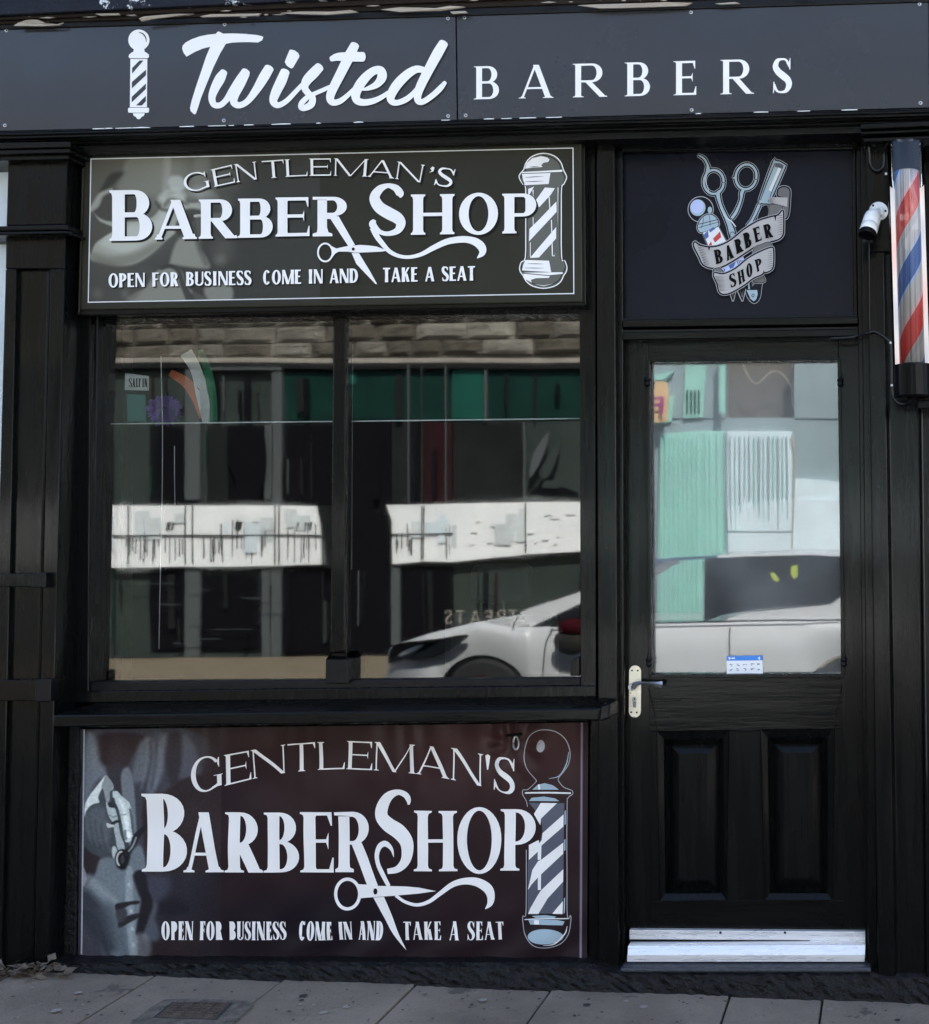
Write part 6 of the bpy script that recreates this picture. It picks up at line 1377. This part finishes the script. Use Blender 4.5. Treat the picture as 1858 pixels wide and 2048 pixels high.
for m_,off_,sc_ in (('wheelred',(0,0,.03),(.13,.07,.075)),('tyre',(-.02,0,-.08),(.14,.05,.11))):
    vs=[];fs=[];
    for i in range(9):
        for k in range(16):
            t=math.pi*i/8; a=2*math.pi*k/16; vs.append((c_[0]+off_[0]+sc_[0]*math.sin(t)*math.cos(a),c_[1]+sc_[1]*math.sin(t)*math.sin(a),c_[2]+off_[2]+sc_[2]*math.cos(t)))
    for i in range(8):
        for k in range(16): fs.append((i*16+k,i*16+(k+1)%16,(i+1)*16+(k+1)%16,(i+1)*16+k))
    mb.mesh(vs,fs,M[m_])
mb.build('wing_mirror',car,smooth=True)
for (cx_,cy_) in WB:
    for sd in (0,1):
        q=cq(cx_,cy_-4,.03 if sd==0 else 1.53)
        mb=MB(); mb.lathe([(.2,0),(.30,0),(.33,.03),(.335,.1),(.33,.17),(.30,.2),(.2,.2)],q,(0,-1,0),M['tyre'],36); wh_=mb.build('wheel',car,smooth=False)
        mb=MB(); mb.lathe([(.2,.0),(.19,.02),(.05,.03),(.04,.01)],(q[0],q[1]+.003 if sd==0 else q[1]-.203,q[2]),(0,-1 if sd==0 else 1,0),M['wheelred'],24)
        for k in range(5):
            a=2*math.pi*k/5; d_=np.array([math.cos(a),0,math.sin(a)]); e_=np.array([-math.sin(a),0,math.cos(a)]); c3=np.array(q); y3=.012 if sd==0 else -.212
            mb.mesh([c3+d_*.03+e_*.025+[0,y3,0],c3+d_*.2+e_*.02+[0,y3,0],c3+d_*.2-e_*.02+[0,y3,0],c3+d_*.03-e_*.025+[0,y3,0]],[(0,1,2,3)],M['steel'])
        mb.build('rim',wh_)
mb=MB()
for (cx_,cy_) in WB:
    q=cq(cx_,cy_,.09); vs=[];fs=[]
    for k in range(17):
        a=math.pi*k/16
        for dy in (0,1.55): vs.append((q[0]+.385*math.cos(a),q[1]-dy,q[2]+.385*math.sin(a)))
    for k in range(16): fs.append((k*2,k*2+1,k*2+3,k*2+2))
    mb.mesh(vs,fs,M['vd'])
q=cq(1300,1440); mb.box(cq(800,0)[0],cq(1850,0)[0],q[1]-1.6,q[1]-.12,q[2]-.02,q[2]+.25,M['vd']); mb.build('underbody',car)
# ================================================================== inside the shop
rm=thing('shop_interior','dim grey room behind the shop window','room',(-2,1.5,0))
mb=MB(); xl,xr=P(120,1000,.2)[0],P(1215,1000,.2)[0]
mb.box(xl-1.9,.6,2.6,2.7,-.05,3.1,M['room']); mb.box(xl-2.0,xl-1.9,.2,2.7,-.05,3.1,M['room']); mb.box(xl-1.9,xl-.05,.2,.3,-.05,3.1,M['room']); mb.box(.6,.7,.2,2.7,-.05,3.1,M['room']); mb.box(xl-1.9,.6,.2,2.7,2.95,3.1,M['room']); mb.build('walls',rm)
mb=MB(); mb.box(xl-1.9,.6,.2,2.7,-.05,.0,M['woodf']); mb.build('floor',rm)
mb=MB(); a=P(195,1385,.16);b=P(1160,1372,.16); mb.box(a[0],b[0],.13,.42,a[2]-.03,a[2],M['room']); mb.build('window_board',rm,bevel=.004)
def chairm(x,y):
    ch=thing('barber_chair','dark padded barber chair standing in the dim shop behind the window','chair',(x,y,0))
    mb=MB(); mb.lathe([(.30,0),(.29,.03),(.05,.06),(.05,.42),(.2,.45)],(x,y,0),(0,0,1),M['vd'],28); mb.build('base',ch)
    mb=MB(); mb.box(x-.27,x+.27,y-.28,y+.25,.46,.62,M['tyre']); mb.build('seat',ch,bevel=.04)
    mb=MB(); mb.box(x-.25,x+.25,y+.22,y+.36,.60,1.2,M['tyre']); mb.box(x-.14,x+.14,y+.24,y+.34,1.24,1.42,M['tyre']); mb.build('backrest',ch,bevel=.04)
    for s in (-1,1):
        mb=MB(); mb.box(x+s*.31-.04,x+s*.31+.04,y-.25,y+.2,.80,.86,M['tyre']); mb.box(x+s*.31-.02,x+s*.31+.02,y-.02,y+.03,.5,.80,M['steel']); mb.build('armrest',ch,bevel=.01)
chairm(-1.75,1.3)
def hang(name,label,cat,fn,**kw):
    mb=MB(); fn(mb); o=mb.build(name,**kw); tag(o,label,cat); return o
YI=.16
sgn=thing('hanging_notice','small white notice reading SALT IN hanging inside the left window pane','notice',P(273,780,YI))
mb=MB(); mb.prism([(249,780),(297,781),(297,752),(250,746)],YI,.004,M['flagw']); mb.build('board',sgn,bevel=.001)
mb=MB(); 
for c,x0,x1 in (('S',258,264),('A',264.5,271),('L',271.5,276),('T',276,281.5),('I',285,287.5),('N',288.5,295)): letter(mb,c,[(x0,774),(x1,774.5),(x1,757),(x0,756.5)],YI-.001,M['dark'],.16,.07,.03)
mb.build('lettering',sgn,normals=False)
o=hang('teal_notice','dark teal notice board hanging below the small white notice in the window','notice',lambda mb:mb.prism([(255,843),(292,843),(290,790),(253,788)],YI,.004,mat('teal_card',(.03,.14,.13),.6)))
hang('window_cord','pale hanging cord crossing the left window pane from top to bottom','cord',lambda mb:mb.tube([P(a,b,YI-.02) for a,b in ((322,712),(323,770),(325,860),(324,1010),(320,1180),(318,1298))],.0016,M['flagw'],6,3),smooth=True)
hang('window_cord','short pale cord hanging beside the long one in the left pane','cord',lambda mb:mb.tube([P(a,b,YI-.02) for a,b in ((349,892),(349,950),(350,1008))],.0014,M['flagw'],6,3),smooth=True)
def f(mb):
    r=random.Random(6); c0=np.array(P(329,815,YI+.03))
    for k in range(420):
        d=np.array([r.gauss(0,1),r.gauss(0,1)*.5,r.gauss(0,1)]); d/=np.linalg.norm(d); l=r.uniform(.018,.052)*(1+.25*d[2]*-1); e=np.cross(d,[.3,1,.2]); e/=np.linalg.norm(e)+1e-9
        b=c0+d*l; mb.mesh([c0+d*l*.25,b+e*.005,b+d*.008,b-e*.005],[(0,1,2,3)],M['fluff'])
hang('purple_pompom','fluffy purple feather pompom hanging inside the left window pane','decoration',f,normals=False)
flg=thing('draped_flag','green, white and orange striped flag draped inside the left window pane','flag',P(400,845,YI+.05))
for nm,m,pts in (('green_stripe','flagg',[(400,700,12),(415,740,16),(424,790,18),(426,846,18)]),('white_stripe','flagw',[(372,705,26),(392,740,22),(405,790,26),(412,846,14)]),('orange_stripe','flago',[(340,745,14),(372,765,20),(395,795,24),(408,835,18)])):
    mb=MB(); 
    qs=stroke(pts,6,cap=False)
    for k,q in enumerate(qs): mb.face([P(a,b,YI+.05+.008*math.sin(a*.12+b*.05)+(.004 if nm[0]=='o' else 0)) for a,b in q],M[m])
    mb.build(nm,flg,normals=False,smooth=True)
# rail and the beaded blind cord
hang('curtain_rail','thin pale rail stretched across behind both window panes','rail',lambda mb:mb.tube([P(198,848,.11),P(660,843,.11),P(1165,837,.11)],.0022,M['cctv'],8,1),smooth=True)
def f(mb):
    for x in (699.5,705.5):
        for k in range(110):
            y=690+k*4.1; c_=P(x-(k*.02),y,.12); mb.lathe([(.0006,-.0022),(.0020,0),(.0006,.0022)],c_,(0,0,1),M['flagw'],5)
hang('blind_chain','looped chain of small white beads hanging at the left of the right pane','chain',f)
# ================================================================== light
w=bpy.data.worlds.new('World'); SC.world=w; w.use_nodes=True; nt=w.node_tree; bg=nt.nodes['Background']
sky=nt.nodes.new('ShaderNodeTexSky'); sky.sky_type='NISHITA'; sky.sun_disc=False
dirv=Vector((-.30,-.72,-.86)).normalized()     # travel direction of the sunlight: from behind the shop, over its roof
el=math.asin(-dirv.z); az=math.atan2(-dirv.x,-dirv.y)
sky.sun_elevation=el; sky.sun_rotation=az; sky.air_density=1.0; sky.dust_density=3.5; sky.ozone_density=1.0
nt.links.new(sky.outputs[0],bg.inputs[0]); bg.inputs[1].default_value=SKY_STRENGTH
ld=bpy.data.lights.new('sun','SUN'); ld.energy=4.6; ld.angle=math.radians(.5); ld.color=(1,.95,.88); lo=bpy.data.objects.new('sun',ld); COL.objects.link(lo)
lo.rotation_euler=dirv.to_track_quat('-Z','Y').to_euler(); lo.location=(0,3,12)
SC.view_settings.view_transform='Standard'; SC.view_settings.look='None'; SC.view_settings.exposure=EXPO; SC.view_settings.gamma=1
SC.cycles.use_denoising=True; SC.cycles.max_bounces=8; SC.cycles.glossy_bounces=5; SC.cycles.transparent_max_bounces=16; SC.cycles.sample_clamp_indirect=6; SC.cycles.caustics_reflective=False; SC.cycles.caustics_refractive=False
